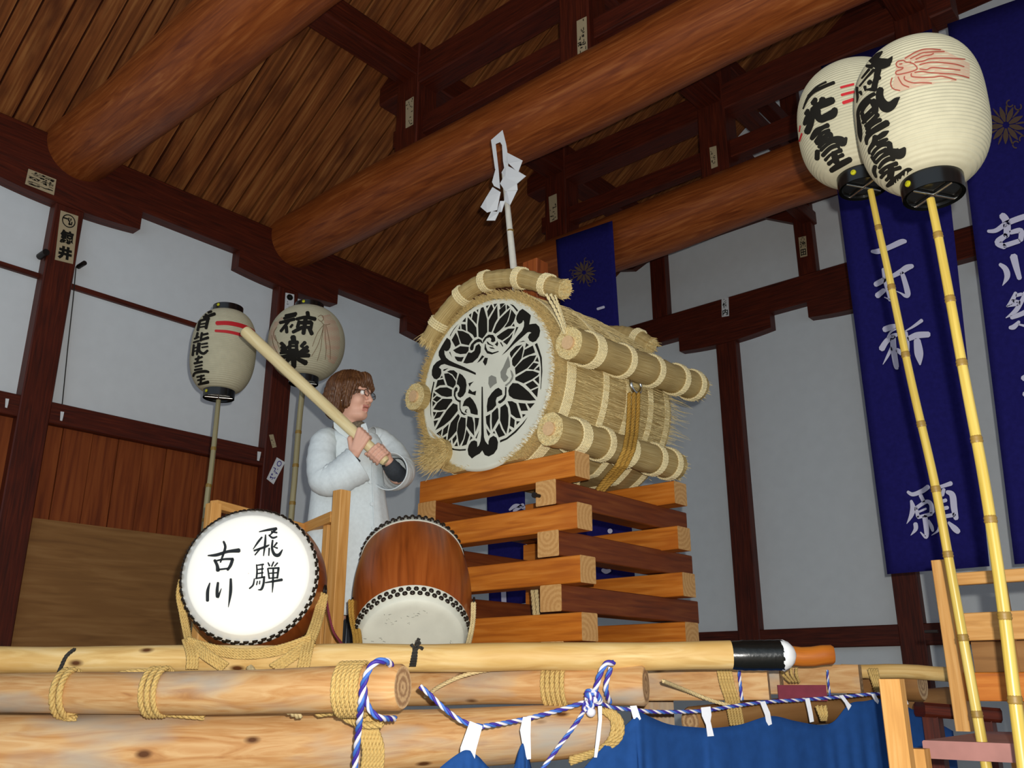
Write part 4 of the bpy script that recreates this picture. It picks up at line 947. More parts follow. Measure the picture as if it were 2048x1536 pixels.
strokes(b, wb([[(255,722,28),(330,722,52),(450,680,50),(600,612,54),(655,605,34)],
 [(300,1112,50),(350,1085,54),(420,1045,46)], [(392,930,34),(425,1080,54),(470,1240,50),(468,1300,28)], [(320,1245,56),(400,1180,46)], [(405,1262,10),(470,1290,16)],
 [(500,1015,40),(600,960,54),(670,915,60),(735,895,40)], [(610,975,40),(640,1060,48),(680,1220,54),(650,1245,34),(600,1215,16),(545,1190,6)]]), Ra, SBN)
strokes(b, wb([[(405,112,56),(480,85,56),(550,70,40)], [(440,210,16),(480,140,20),(550,100,20)], [(372,340,60),(430,250,52),(510,190,50),(555,170,30)], [(505,200,54),(515,360,58),(545,540,50),(560,575,20)], [(490,330,34),(440,430,26),(388,522,6)], [(550,350,40),(610,390,50)],
 [(845,5,36),(740,80,24),(640,135,8)], [(648,150,50),(675,270,40),(690,370,16)], [(690,220,48),(790,180,62),(925,170,56)], [(790,240,66),(812,400,84),(825,525,16)]]), Rb, SBN)
strokes(b, [[(680,610,34),(740,640,48),(850,600,56),(920,550,56)], [(720,715,30),(740,800,62),(720,890,50),(668,985,6)], [(830,650,46),(865,720,44)], [(780,800,44),(900,725,46),(955,760,50),(965,850,60)], [(775,800,40),(800,900,44)], [(800,910,40),(960,870,44)], [(812,845,26),(895,808,26)],
 [(880,900,62),(900,1050,60),(895,1145,40),(830,1085,14)], [(770,985,52),(772,1050,48),(715,1122,6)], [(925,945,24),(960,1020,44),(975,1070,30)],
 [(1020,565,44),(1100,540,44),(1190,510,54)], [(1105,580,40),(1085,650,46)], [(1040,650,44),(1065,900,56)], [(1140,610,42),(1205,650,74),(1225,800,76),(1250,925,56)], [(1060,730,40),(1130,708,44)], [(1080,810,44),(1150,795,44)], [(1085,905,44),(1230,880,50)],
 [(1060,960,34),(1040,1060,30),(960,1122,6)], [(1160,970,30),(1230,1040,70),(1275,1080,60)]], Rc, SBN)
obj('lettering', b, 'lilac', bo)
bt2, bo2, SBN2 = banner((1893, 45), (2120, -35), (2230, 1118), (2028, 1128), BY, 'indigo banner with white characters cut by the right edge of the photo')
b = MB()
strokes(b, [[(1790,300,80),(1830,350,90),(1850,450,86),(1840,540,70)], [(1625,485,36),(1720,475,52),(1850,390,64),(2048,315,66),(2140,300,40)], [(1840,530,56),(1740,615,80),(1820,670,60)], [(1820,655,60),(1990,600,56)], [(1890,500,50),(2010,480,66),(2010,590,60)],
 [(1765,875,40),(1830,930,66),(1850,1020,66),(1795,1125,6)], [(1925,780,90),(1955,900,76),(1995,1040,56)], [(2080,690,60),(2120,850,70),(2150,1040,50)],
 [(1950,1210,40),(1905,1310,56),(1845,1370,16)], [(1960,1240,40),(2020,1225,40)], [(1910,1300,30),(1990,1330,50),(1850,1370,20)], [(2060,1210,50),(2030,1290,50),(1950,1420,56),(1835,1505,10)], [(1900,1500,50),(1990,1470,56),(2100,1420,60)]], Ra, SBN2)
strokes(b, [[(1990,20,36),(1930,80,60),(1880,90,40)], [(1980,50,20),(2060,70,30)], [(2090,640,40),(2040,690,70)], [(2050,870,60),(2110,880,50)]], Rb, SBN2)
obj('lettering', b, 'lilac', bo2)
bt3, bo3, SBN3 = banner((1109, 478), (1222, 440), (1268, 1156), (1158, 1166), BY, 'small-looking indigo banner behind the straw drum')
b = MB()
b.poly([SBN3(1220+math.cos(a)*5, 1062+math.sin(a)*5) for a in np.linspace(0, 6.2, 14)]); strokes(b, [[(1205, 1140, 7), (1212, 1143, 9), (1220, 1141, 6)], [(1195, 618, 5), (1208, 614, 5)]], (0, 0, 1), SBN3); obj('lettering', b, 'lilac', bo3)
bt4, bo4, SBN4 = banner((968, 880), (1045, 870), (1050, 1206), (976, 1214), BY, 'indigo banner glimpsed through the crib below the straw drum')
b = MB(); strokes(b, [[(1019, 1020, 4), (1030, 1012, 8), (1042, 1013, 7), (1056, 1020, 8)], [(1028, 1022, 6), (1046, 1010, 8)], [(1007, 1180, 10), (1008, 1208, 10)]], (0, 0, 1), SBN4); obj('lettering', b, 'lilac', bo4)
b = MB(); q = pln(1006, 880, 1, BY); b.tube([q, Vector((q.x, BY+.14, 5.27))], .004, 6); obj('hanging_cord', b, 'blackrope', bt4)
def crest(o, S, cx, cy, r, tilt=.2):
    b = MB()
    for k in range(9):
        a = 2*pi*k/9+tilt; strokes(b, [[(cx+math.cos(a)*r*.18, cy+math.sin(a)*r*.18, r*.10), (cx+math.cos(a)*r*.5, cy+math.sin(a)*r*.5, r*.24), (cx+math.cos(a)*r*.85, cy+math.sin(a)*r*.85, r*.05)]], (0, 0, 1), S)
        a2 = a+.35; strokes(b, [[(cx+math.cos(a2)*r*.45, cy+math.sin(a2)*r*.45, r*.03), (cx+math.cos(a2)*r*.72, cy+math.sin(a2)*r*.72, r*.09), (cx+math.cos(a2)*r*.95, cy+math.sin(a2)*r*.95, r*.03)]], (0, 0, 1), S)
    for k in range(3):
        a = 2*pi*k/3+.9
        for s_ in (-1, 1):
            c = (cx+math.cos(a+s_*.2)*r*1.0, cy+math.sin(a+s_*.2)*r*1.0); q = [(c[0]+math.cos(t*s_+a)*r*.15, c[1]+math.sin(t*s_+a)*r*.15, r*.06) for t in np.linspace(.5, 4.6, 8)]; strokes(b, [q], (0, 0, 1), S)
    obj('crest_print', b, 'gold', o)
crest(bo3, SBN3, 1168, 545, 26); crest(bo2, SBN2, 2012, 250, 44)
# ================================================================== YAGURA PLATFORM IN FRONT
b = MB()
def dk(r, f, z): return Vector((CAM.x, CAM.y, 0))+RT*r+HD*f+UPW*z
MD = Matrix(((RT.x, HD.x, 0, CAM.x), (RT.y, HD.y, 0, CAM.y), (0, 0, 1, 0), (0, 0, 0, 1)))
for k in range(9):
    f0_ = 3.86+k*.22; b.box((-2.3, f0_, DECK-.035), (1.0, f0_+.214, DECK), M4=MD, long=0)
structure('floor', b, 'frame', 'plank deck of the platform carrying the crib')
for r_, f_ in ((-2.1, 4.1), (.6, 4.1), (-2.1, 5.6), (.8, 5.6)):
    b = MB(); b.box((r_-.08, f_-.08, 0), (r_+.08, f_+.08, DECK-.036), M4=MD, long=2); obj('deck_post', b, ['log', 'logend'], base=dk(r_, f_, 0), label='square post under the %s %s corner of the platform deck' % ('front' if f_ < 5 else 'rear', 'left' if r_ < 0 else 'right'), cat='post', group='posts under the deck')
def logthing(name, a, c, r0, r1, label, mat='log', end='logend', n=26, wob=.004, cat='log', seg=40, sq=1.0, group='timbers lashed to the platform', tilt=0.0):
    a = Vector(a); c = Vector(c); P = []; rr = []
    ph = rnd.uniform(0, 6)
    for i in range(n):
        t = i/(n-1); P.append(a.lerp(c, t)+Vector((0, 0, wob*math.sin(t*7+ph)))); rr.append((r0+(r1-r0)*t)*(1+.012*math.sin(t*23+ph)))
    b = MB()
    # rounded rim at both ends
    d = (c-a).normalized(); P = [P[0]]+[P[0]+d*.008]+P[1:-1]+[P[-1]-d*.008]+[P[-1]]; rr = [rr[0]-.006]+[rr[0]]+rr[1:-1]+[rr[-1]]+[rr[-1]-.006]
    b.tube(P, rr, seg, 0, endmi=1); return obj(name, b, [mat, end], base=a, label=label, cat=cat, group=group, smooth=45), (a, c)
# lowest heavy log
la, lc = dep(-120, 1524, 2.95), dep(1232, 1460, 3.1)
logthing('heavy_log', la, lc, .138, .083, 'thick bare log along the bottom edge of the photo')
# middle log with sawn end near the centre
ma, mc = dep(-90, 1390, 3.12), dep(806, 1377, 2.62); logthing('round_log', ma, mc, .064, .066, 'bare round log with a sawn end below the right small drum')
na, nc = dep(560, 1378, 3.5), dep(1292, 1369, 3.06); logthing('round_log', na, nc, .064, .066, 'clean round log with a sawn end lashed under the long pole')
# long pale pole with taped tip
pa, pc = dep(-120, 1322, 3.2), dep(1462, 1311, 3.1)
pole = thing('long_pole', dep(700, 1340, 3.15), 'long pale pole with a black taped end and white cloth tip, top of the platform', 'pole', 'timbers lashed to the platform')
b = MB(); P = [pa.lerp(pc, i/30)+Vector((0, 0, .002*math.sin(i*.9))) for i in range(31)]; b.tube(P, [.0475+.001*math.sin(i*1.3) for i in range(31)], 32); obj('shaft', b, 'pole', pole, smooth=50)
pd = (pc-pa).normalized(); pe = dep(1566, 1310, 3.08)
b = MB(); P = [pc.lerp(pe, i/12) for i in range(13)]; b.tube(P, [.0465+.004*min(1, i/3)+.001*(i % 2) for i in range(13)], 32); obj('black_tape', b, 'tape', pole, smooth=50)
b = MB(); P = [pe+pd*x for x in (-.01, .0, .02, .035, .044)]; b.tube(P, [.05, .052, .044, .028, .006], 24, jit=.06); obj('white_tip', b, 'whitepaper', pole, smooth=60)
logthing('pole_piece', dep(1560, 1312, 3.45), dep(1668, 1311, 3.42), .036, .036, 'short brown pole end right of the white cloth tip', 'crib', 'crib', n=6)
logthing('small_log', dep(-80, 1437, 3.45), dep(720, 1426, 3.3), .028, .028, 'thin dark log between the two left logs', 'panel', 'panel')
# square timbers at the right
def sq(name, p0, p1, wz, wy, label, mat='log', end='logend', group='timbers lashed to the platform', cat='timber'):
    p0 = Vector(p0); p1 = Vector(p1); d = (p1-p0); L = d.length; d.normalize(); s = UPW.cross(d).normalized(); u = d.cross(s)
    m4 = Matrix(((d.x, s.x, u.x, p0.x), (d.y, s.y, u.y, p0.y), (d.z, s.z, u.z, p0.z), (0, 0, 0, 1)))
    b = MB(); b.box((0, -wy/2, -wz/2), (L, wy/2, wz/2), 0, 1, M4=m4, long=0, cham=.004); return obj(name, b, [mat, end], base=p0, label=label, cat=cat, group=group)
sq('squared_beam', dep(1200, 1372, 3.62), dep(1538, 1368, 3.42), .113, .11, 'squared pale beam with a sawn end right of the clean round log')
sq('squared_beam', dep(1400, 1362, 3.75), dep(1563, 1362, 3.62), .10, .10, 'short squared beam end behind the pale beam')
sq('squared_beam', dep(1500, 1357, 4.0), dep(1722, 1358, 3.8), .115, .11, 'squared beam with clean sawn end under the short brown pole end')
logthing('round_log', dep(1700, 1365, 4.1), dep(1845, 1366, 3.9), .075, .072, 'dark round log behind the nearer wooden post', 'panel', 'logend', n=8)
logthing('small_log', dep(1680, 1341, 3.9), dep(1900, 1347, 3.85), .03, .03, 'yellowish thin log on top of the dark round log', 'pole', 'panel', n=8)
b = MB(); q0 = dep(1556, 1386, 3.55); q1 = dep(1658, 1384, 3.5); b.box((0, -.004, -.03), ((q1-q0).length, .004, .03), M4=Matrix(((RT.x, HD.x, 0, q0.x), (RT.y, HD.y, 0, q0.y), (0, 0, 1, q0.z), (0, 0, 0, 1))))
obj('wine_cloth', b, 'wine', base=q0, label='strip of wine red cloth under the squared beams', cat='cloth')
logthing('dark_beam', dep(1380, 1442, 3.45), dep(1900, 1400, 4.3), .055, .06, 'dark log behind the blue curtain cord', 'panel', 'logend', n=10)
# straw rope lashings
def ring_rope(a, c, s0, s1, R_, turns, rr, name, mat, label, group='straw rope lashings', span=(0, 2*pi), lean=0.0):
    """turns of rope around a log axis a->c between fractions s0..s1"""
    a = Vector(a); c = Vector(c); d = (c-a).normalized(); x = (UPW-d*UPW.dot(d)).normalized(); y = d.cross(x); L = (c-a).length
    b = MB()
    for k in range(turns):
        s = s0+(s1-s0)*(k+.5)/turns; cen = a.lerp(c, s); n = 40
        pts = [cen+(x*math.cos(t)+y*math.sin(t))*(R_+rr*.85)+d*lean*math.sin(t) for t in np.linspace(span[0], span[1], n)]
        b.rope(pts, rr, strands=3, seg=6)
    return obj(name, b, mat, base=a.lerp(c, (s0+s1)/2), label=label, cat='rope', group=group, smooth=180)
def frac(a, c, px):     # fraction along a segment whose projection has this px
    lo, hi = 0, 1
    for _ in range(40):
        m_ = (lo+hi)/2; v = a.lerp(c, m_)-CAM
        if 1024+FPX*v.dot(RT)/v.dot(FW) < px: lo = m_
        else: hi = m_
    return lo
ring_rope(ma, mc, frac(ma, mc, 122), frac(ma, mc, 150), .064, 2, .0105, 'straw_rope', 'rope', 'straw rope around the left end of the middle log, left turn', lean=.02)
ring_rope(ma, mc, frac(ma, mc, 298), frac(ma, mc, 335), .064, 3, .009, 'straw_rope', 'rope', 'pale straw rope turns around the middle log below the left drum', lean=.015)
ring_rope(ma, mc, frac(ma, mc, 680), frac(ma, mc, 732), .066, 6, .0085, 'straw_rope', 'rope', 'thick wrapping of straw rope beside the blue and white cord', lean=.01)
ring_rope(na, nc, frac(na, nc, 1092), frac(na, nc, 1140), .066, 5, .0085, 'straw_rope', 'rope', 'wrapping of straw rope on the clean round log')
def free_rope(pts, rr, mat, name, label, group='straw rope lashings', cat='rope', strands=3, mis=(0, 0, 0), pitch=None, seg=6):
    b = MB(); P = smooth_path(pts, 8); b.rope(P, rr, strands=strands, mis=mis, pitch=pitch, seg=seg); return obj(name, b, mat, base=P[-1], label=label, cat=cat, group=group, smooth=180)
free_rope([dep(x, y, d) for x, y, d in ((125, 1408, 2.96), (165, 1390, 2.93), (215, 1358, 2.93), (262, 1345, 3.0), (310, 1344, 3.05))], .0105, 'rope', 'straw_rope', 'slanting straw rope on the left part of the middle log')
free_rope([dep(x, y, d) for x, y, d in ((285, 1425, 2.96), (320, 1426, 2.92), (370, 1430, 2.9), (408, 1434, 2.9))], .0115, 'rope', 'straw_rope', 'straw rope lying between the middle log and the thick log')
free_rope([dep(x, y, d) for x, y, d in ((500, 1336, 2.96), (520, 1362, 2.74), (545, 1395, 2.72), (575, 1420, 2.74), (600, 1432, 2.78))], .0115, 'palerope', 'straw_rope', 'single pale rope running down across the middle log')
free_rope([dep(x, y, d) for x, y, d in ((635, 1428, 2.82), (670, 1424, 2.78), (700, 1440, 2.76), (730, 1450, 2.72), (765, 1448, 2.7))], .012, 'rope', 'straw_rope', 'straw rope under the thick wrapping')
free_rope([dep(x, y, d) for x, y, d in ((850, 1395, 3.2), (880, 1372, 3.15), (930, 1350, 3.12), (990, 1338, 3.15), (1040, 1336, 3.2))], .0075, 'palerope', 'straw_rope', 'thin pale rope across the clean round log')
for k in range(6):
    free_rope([dep(700+k*7, 1428, 2.76), dep(718+k*7, 1460, 2.74), dep(729+k*7, 1500, 2.72), dep(722+k*7.5, 1560, 2.72)], .0085, 'rope', 'straw_rope', 'hank of straw rope hanging over the thick log below the wrapping')
for k in range(3):
    free_rope([dep(1200+k*9, 1418, 3.0), dep(1225+k*8, 1440, 2.98), dep(1222+k*9, 1475, 2.96), dep(1195+k*6, 1500, 2.98), dep(1140, 1518+k*4, 3.0)], .0095, 'rope', 'straw_rope', 'loop of straw rope below the end of the clean round log')
free_rope([dep(x, y, d) for x, y, d in ((110, 1420, 3.0), (128, 1425, 2.95), (150, 1422, 2.94))], .012, 'rope', 'straw_rope', 'knot of straw rope at the left under the middle log')
free_rope([dep(x, y, d) for x, y, d in ((115, 1430, 3.0), (132, 1436, 2.95), (152, 1436, 2.94))], .01, 'rope', 'straw_rope', 'second knot of straw rope at the left under the middle log')
free_rope([dep(x, y, d) for x, y, d in ((1326, 1362, 3.1), (1370, 1380, 3.3), (1420, 1400, 3.32), (1462, 1412, 3.32))], .007, 'palerope', 'straw_rope', 'slanting thin rope on the squared pale beam')
for k in range(5):
    free_rope([dep(1436+k*6, 1338, 3.36), dep(1442+k*6, 1368, 3.34), dep(1452+k*6, 1400, 3.34), dep(1462+k*6, 1450, 3.38)], .006, 'rope', 'straw_rope', 'vertical rope lashing around the squared pale beam')
for k in range(4):
    free_rope([dep(1560+k*11, 1336, 3.62), dep(1566+k*9, 1350, 3.6), dep(1580+k*6, 1364, 3.62)], .006, 'rope', 'straw_rope', 'fan of rope behind the white cloth tip')
for k in range(4):
    free_rope([dep(1738+k*5, 1338, 3.75), dep(1745+k*4, 1360, 3.72), dep(1752+k*3, 1385, 3.74)], .0075, 'rope', 'straw_rope', 'rope lashing left of the nearer wooden post')
for k in range(3):
    free_rope([dep(1634+k*8, 1412, 3.4), dep(1640+k*6, 1428, 3.38), dep(1644+k*3, 1440, 3.4)], .0075, 'rope', 'straw_rope', 'small rope bundle between the white tapes')
for nm, pts in (('black cord tied around the long pole at the left', ((150, 1298, 3.1), (133, 1312, 3.07), (122, 1335, 3.06), (112, 1362, 3.0), (105, 1390, 2.98))), ('dark cord end hanging on the middle log at the left', ((100, 1372, 2.98), (62, 1362, 3.02), (55, 1395, 3.0), (38, 1412, 2.98)))):
    free_rope([dep(*p) for p in pts], .0065, 'blackrope', 'black_cord', nm, 'dark cords on the poles', 'cord')
b = MB()
for k in range(5):
    b.rope([dep(820+k*2.5, 1333, 3.07), dep(824+k*2.2, 1315, 3.055), dep(828+k*1.5, 1297, 3.07)], .004, strands=2, seg=5)
for q in (((829, 1297), (834, 1285), (838, 1277)), ((829, 1297), (824, 1290), (822, 1292)), ((832, 1296), (840, 1294), (846, 1298)), ((834, 1290), (840, 1286), (838, 1284))):
    b.rope([dep(x, y, 3.07) for x, y in q], .006, strands=2, seg=5)
obj('black_cord', b, 'blackrope', base=dep(826, 1330, 3.06), label='knotted dark cord tied around the long pole in front of the right small drum', cat='cord', group='dark cords on the poles', smooth=180)
# blue, purple and white cord
CM = ['cord_white', 'cord_purple', 'cord_blue']
def ccord(pts, rr, label): return free_rope([dep(*p) for p in pts], rr, CM, 'striped_cord', label, 'blue white and purple cord', 'cord', mis=(0, 1, 2), pitch=rr*8.5)
ccord([(782, 1330, 2.62), (772, 1322, 2.57), (750, 1325, 2.545), (735, 1345, 2.54), (726, 1375, 2.545), (722, 1410, 2.55), (717, 1460, 2.6), (712, 1510, 2.62), (707, 1560, 2.64)], .0098, 'blue white and purple cord hanging in front of the wrapped log end')
ccord([(728, 1372, 2.56), (732, 1400, 2.555), (742, 1422, 2.56), (762, 1436, 2.57), (790, 1437, 2.66)], .0088, 'striped cord loop running under the log end')
ccord([(840, 1372, 2.72), (860, 1390, 2.72), (890, 1418, 2.72), (920, 1440, 2.72), (945, 1450, 2.72), (965, 1453, 2.73)], .0078, 'striped cord from the log end down to the first white tape')
ccord([(965, 1453, 2.73), (1010, 1446, 2.78), (1060, 1436, 2.84), (1120, 1420, 2.9), (1170, 1404, 2.93)], .0075, 'striped cord between the first white tape and the knot')
ccord([(1172, 1416, 2.93), (1150, 1450, 2.88), (1120, 1490, 2.84), (1080, 1545, 2.8)], .0072, 'striped cord slanting down left from the knot')
ccord([(1190, 1402, 2.93), (1225, 1415, 2.98), (1270, 1420, 3.04), (1320, 1424, 3.1), (1400, 1422, 3.2), (1470, 1412, 3.3), (1530, 1404, 3.38), (1600, 1400, 3.46), (1680, 1394, 3.56), (1750, 1388, 3.64), (1790, 1390, 3.7)], .0068, 'striped cord carrying the blue curtain')
ccord([(1228, 1326, 2.93), (1212, 1328, 2.915), (1200, 1348, 2.91), (1192, 1375, 2.91), (1180, 1395, 2.915)], .0095, 'striped cord around the clean round log, left turn')
ccord([(1222, 1335, 2.915), (1214, 1360, 2.91), (1212, 1382, 2.91), (1220, 1405, 2.95)], .0085, 'striped cord around the clean round log, right turn')
ccord([(1478, 1338, 3.36), (1480, 1365, 3.35), (1484, 1400, 3.34)], .0065, 'short striped cord hanging over the squared pale beam')
ccord([(1655, 1340, 3.7), (1656, 1360, 3.69), (1660, 1392, 3.68)], .005, 'short striped cord on the squared beam with the clean end')
b = MB()
for k in range(9):
    a = rnd.uniform(0, 6.28); c = dep(1184+rnd.uniform(-12, 14), 1402+rnd.uniform(-10, 12), 2.915); e = [c+Vector((math.cos(t+a)*.016, math.sin(t*1.3)*.012, math.sin(t+a)*.018)) for t in np.linspace(0, 4, 9)]
    b.rope(e, .0075, strands=3, mis=(0, 1, 2), seg=6)
b.sphere(dep(1182, 1424, 2.91), .016, 12, 8, 0); b.sphere(dep(1190, 1400, 2.905), .011, 10, 6, 0)
obj('cord_knot', b, CM, base=dep(1184, 1420, 2.92), label='bulky knot of the striped cord in front of the clean round log', cat='knot', smooth=180)
# ------------------------------------------------------------------ blue curtain with white tapes
cur = thing('blue_curtain', dep(1480, 1640, 3.1), 'blue cloth curtain hung on the striped cord, lower right', 'curtain')
def curtain(top, dd, zdrop, name='cloth'):
    """top: list of (px,py,depth); hangs straight down with folds"""
    T = smooth_path([dep(*p) for p in top], 7); b = MB(); G = []
    for i in range(22):
        v = i/21; row = []
        for k, p in enumerate(T):
            amp = .02*v; row.append(p+Vector((0, 0, -zdrop*v))+HD*(amp*math.sin(k*1.05)+.012*v*math.sin(k*.37+2)))
        G.append(row)
    b.grid(G); o = obj(name, b, 'bluecloth', cur, smooth=180); md = o.modifiers.new('thickness', 'SOLIDIFY'); md.thickness = .003; return o
curtain([(1120, 1600, 2.86), (1160, 1545, 2.9), (1210, 1490, 2.96), (1262, 1440, 3.02), (1276, 1424, 3.03), (1300, 1434, 3.06), (1340, 1449, 3.12), (1400, 1455, 3.2), (1425, 1456, 3.22), (1480, 1449, 3.3), (1540, 1432, 3.38), (1590, 1442, 3.44), (1640, 1450, 3.5), (1668, 1442, 3.54), (1698, 1408, 3.58), (1730, 1402, 3.62), (1760, 1398, 3.66), (1800, 1408, 3.7), (1850, 1432, 3.76), (1905, 1462, 3.82)], 0, .75)
curtain([(840, 1575, 2.66), (880, 1535, 2.67), (915, 1508, 2.69), (935, 1500, 2.7), (955, 1512, 2.71), (972, 1530, 2.72), (1000, 1560, 2.74)], 0, .4)
curtain([(1010, 1590, 2.78), (1030, 1530, 2.8), (1043, 1488, 2.81), (1052, 1500, 2.82), (1061, 1535, 2.83), (1070, 1600, 2.84)], 0, .4)
for poly, d, lb in (([(940, 1442), (965, 1452), (958, 1478), (952, 1500), (948, 1530), (936, 1527), (919, 1518), (921, 1495), (930, 1470)], 2.70, 'widest white tape, leftmost on the curtain cord'), ([(1046, 1434), (1062, 1433), (1061, 1470), (1062, 1518), (1047, 1520), (1045, 1490), (1040, 1460)], 2.81, 'second white tape from the left on the curtain cord'),
    ([(1260, 1412), (1273, 1411), (1282, 1438), (1270, 1447), (1265, 1432)], 3.02, 'white tape at the left peak of the blue curtain'), ([(1402, 1415), (1421, 1413), (1423, 1430), (1421, 1442), (1428, 1472), (1415, 1473), (1412, 1450), (1404, 1432)], 3.18, 'long twisted white tape in the middle of the blue curtain'),
    ([(1520, 1404), (1530, 1402), (1540, 1425), (1544, 1448), (1534, 1453), (1530, 1430)], 3.36, 'white tape right of the middle of the blue curtain'), ([(1610, 1397), (1619, 1396), (1625, 1424), (1628, 1443), (1620, 1445), (1616, 1424)], 3.44, 'narrow white tape below the wine cloth'),
    ([(1678, 1391), (1686, 1390), (1698, 1406), (1703, 1411), (1697, 1421), (1690, 1406)], 3.54, 'white tape slanting at the right of the blue curtain'), ([(1742, 1388), (1750, 1387), (1758, 1402), (1756, 1408), (1750, 1402)], 3.6, 'small white tape beside the nearer wooden post'), ([(1808, 1398), (1814, 1400), (1817, 1408), (1813, 1411)], 3.65, 'tiny white tape right of the nearer wooden post'),
    ([(1196, 1412), (1204, 1412), (1204, 1440), (1200, 1480), (1194, 1515), (1188, 1515), (1193, 1470), (1197, 1440)], 2.9, 'long thin pale tape hanging from the cord knot')):
    b = MB(); b.prism([dep(x, y, d) for x, y in poly], HD*.004); obj('white_tape', b, 'tab', base=dep(*poly[0], d), label=lb, cat='tape', group='white tapes on the curtain cord')

# ================================================================== SMALL DRUMS
def taiko(c, n, up, r0, L, rb, label, mat='skinhide', ntack=48, flat=.80):
    c = Vector(c); n = Vector(n).normalized(); ax = -n; up = (Vector(up)-n*Vector(up).dot(n)).normalized()
    mid = c+ax*L/2; t = thing('small_drum', mid-UPW*rb, label, 'drum', 'small barrel drums on the platform')
    rbf = lambda h: r0*1.02+(rb-r0*1.02)*math.sin(pi*min(1, max(0, h/L)))**.9
    b = MB(); b.lathe([(.035+(L-.07)*k/24, rbf(.035+(L-.07)*k/24)) for k in range(25)], c, ax, 72, capends=True); br = obj('barrel', b, 'taiko', t, smooth=60)
    for e, (oo, aa) in enumerate(((c, ax), (c+ax*L, -ax))):
        b = MB(); pr = [(0, .001), (0, r0*flat)]
        for k in range(1, 7):
            q = k/6*pi/2; pr.append((.014*(1-math.cos(q)), r0*flat+(r0*.985-r0*flat)*math.sin(q)))
        pr += [(.03, rbf(.03)+.003), (.062, rbf(.062)+.003), (.064, rbf(.064)-.002)]
        b.lathe(pr, oo, aa, 72, capends=False); s = obj('drum_skin', b, mat, t, smooth=60)
        x = up; y = n.cross(up).normalized()
        proto = None
        if e == 0:
            for row, h in ((0, .026), (1, .045)):
                for k in range(ntack):
                    an = 2*pi*(k+.5*row)/ntack; rad = x*math.cos(an)+y*math.sin(an); p = oo+aa*h+rad*(rbf(h)+.003)
                    if proto is None:
                        mb = MB(); mb.lathe([(-.002, .0105), (.003, .0095), (.006, .0065), (.0078, .001)], (0, 0, 0), (0, 0, 1), 12, capends=False)
                        proto = obj('tack', mb, 'tack', s, smooth=180, base=None); proto.data.transform(Matrix.Translation(wpos(s)))
                        o = proto
                    else: o = proto.copy(); COL.objects.link(o); o.parent = s
                    o.location = p-wpos(s); o.rotation_euler = rad.to_track_quat('Z', 'Y').to_euler()
        else:
            mb = MB()
            for row, h in ((0, .026), (1, .045)):
                for k in range(ntack):
                    an = 2*pi*(k+.5*row)/ntack; rad = x*math.cos(an)+y*math.sin(an); mb.lathe([(-.002, .0105), (.003, .0095), (.006, .0065), (.0078, .001)], oo+aa*h+rad*(rbf(h)+.003), rad, 8, capends=False)
            o = obj('tack_ring', mb, 'tack', s, smooth=180); o['kind'] = 'stuff'
    return t, br, n
tc = dep(497, 1147, 3.25); tn = (-ray(497, 1147).normalized()-RT*.14+UPC*.165).normalized()
t1, br1, tn = taiko(tc, tn, UPC, .2215, .49, .264, 'small drum with white face and four brushed characters, left', mat='whitehide')
ST = lambda px, py: gpl(px, py, tc+tn*.0012, tn)
skin1 = [o for o in t1.children if o.name.startswith('drum_skin')][0]
Rd = (350, 950, 4.096)
b = MB()
strokes(b, [[(q[0], q[1], q[2]*1.1) for q in st] for st in [
 [(270,660,10),(340,655,24),(430,628,22),(525,618,34)], [(398,545,16),(412,590,20),(395,650,18),(372,715,12)], [(325,698,22),(345,740,24),(352,782,32)], [(330,705,12),(400,690,16),(475,688,20)], [(472,690,24),(455,740,24),(430,778,18)], [(355,775,14),(440,765,14)],
 [(285,885,10),(268,950,24),(266,1030,24)], [(352,882,18),(345,950,24),(350,1000,22),(380,930,5)], [(457,852,18),(455,960,24),(437,1082,5)],
 [(690,465,8),(760,450,18),(830,440,24)], [(830,440,18),(800,470,14),(770,500,8)], [(790,465,14),(835,472,14)], [(770,492,12),(800,515,16),(835,505,12)],
 [(742,490,10),(738,560,18),(725,662,8)], [(712,510,14),(680,550,16),(640,608,6)], [(648,620,14),(740,588,18),(772,572,8)], [(700,600,14),(655,655,10)], [(772,600,14),(768,660,10)],
 [(800,535,14),(795,600,18),(815,650,24),(850,655,26),(880,612,8)], [(835,555,14),(808,590,12)], [(812,590,8),(840,600,14)],
 [(668,735,10),(672,790,14),(668,840,14)], [(672,740,10),(725,732,14)], [(675,775,10),(722,768,14)], [(675,808,10),(720,800,14)], [(715,735,10),(712,840,12)], [(660,848,12),(735,835,14)], [(730,836,16),(725,890,18),(708,935,18),(680,940,6)], [(650,850,10),(640,900,14),(610,930,12)], [(675,870,10),(668,900,10)], [(695,868,10),(692,895,10)],
 [(762,718,10),(775,745,14)], [(808,712,12),(792,748,12)], [(840,720,12),(815,748,10)], [(760,765,12),(772,848,14)], [(765,765,12),(852,762,16)], [(848,765,18),(838,845,14)], [(768,806,10),(842,800,12)], [(775,846,10),(840,840,12)], [(740,882,10),(800,872,16),(876,858,22)], [(805,770,14),(802,880,16),(797,962,6)]]], Rd, ST)
obj('lettering', b, 'inkbrush', skin1)
uc = dep(825, 1284, 3.45); un = (-ray(825, 1284).normalized()*.80-UPC*.60).normalized()
t2, br2, un = taiko(uc, un, UPC, .2035, .55, .242, 'small brown barrel drum tilted with its face down to the camera, right', mat='skinworn')
b = MB(); SU = lambda px, py: gpl(px, py, uc+un*.0012, un)
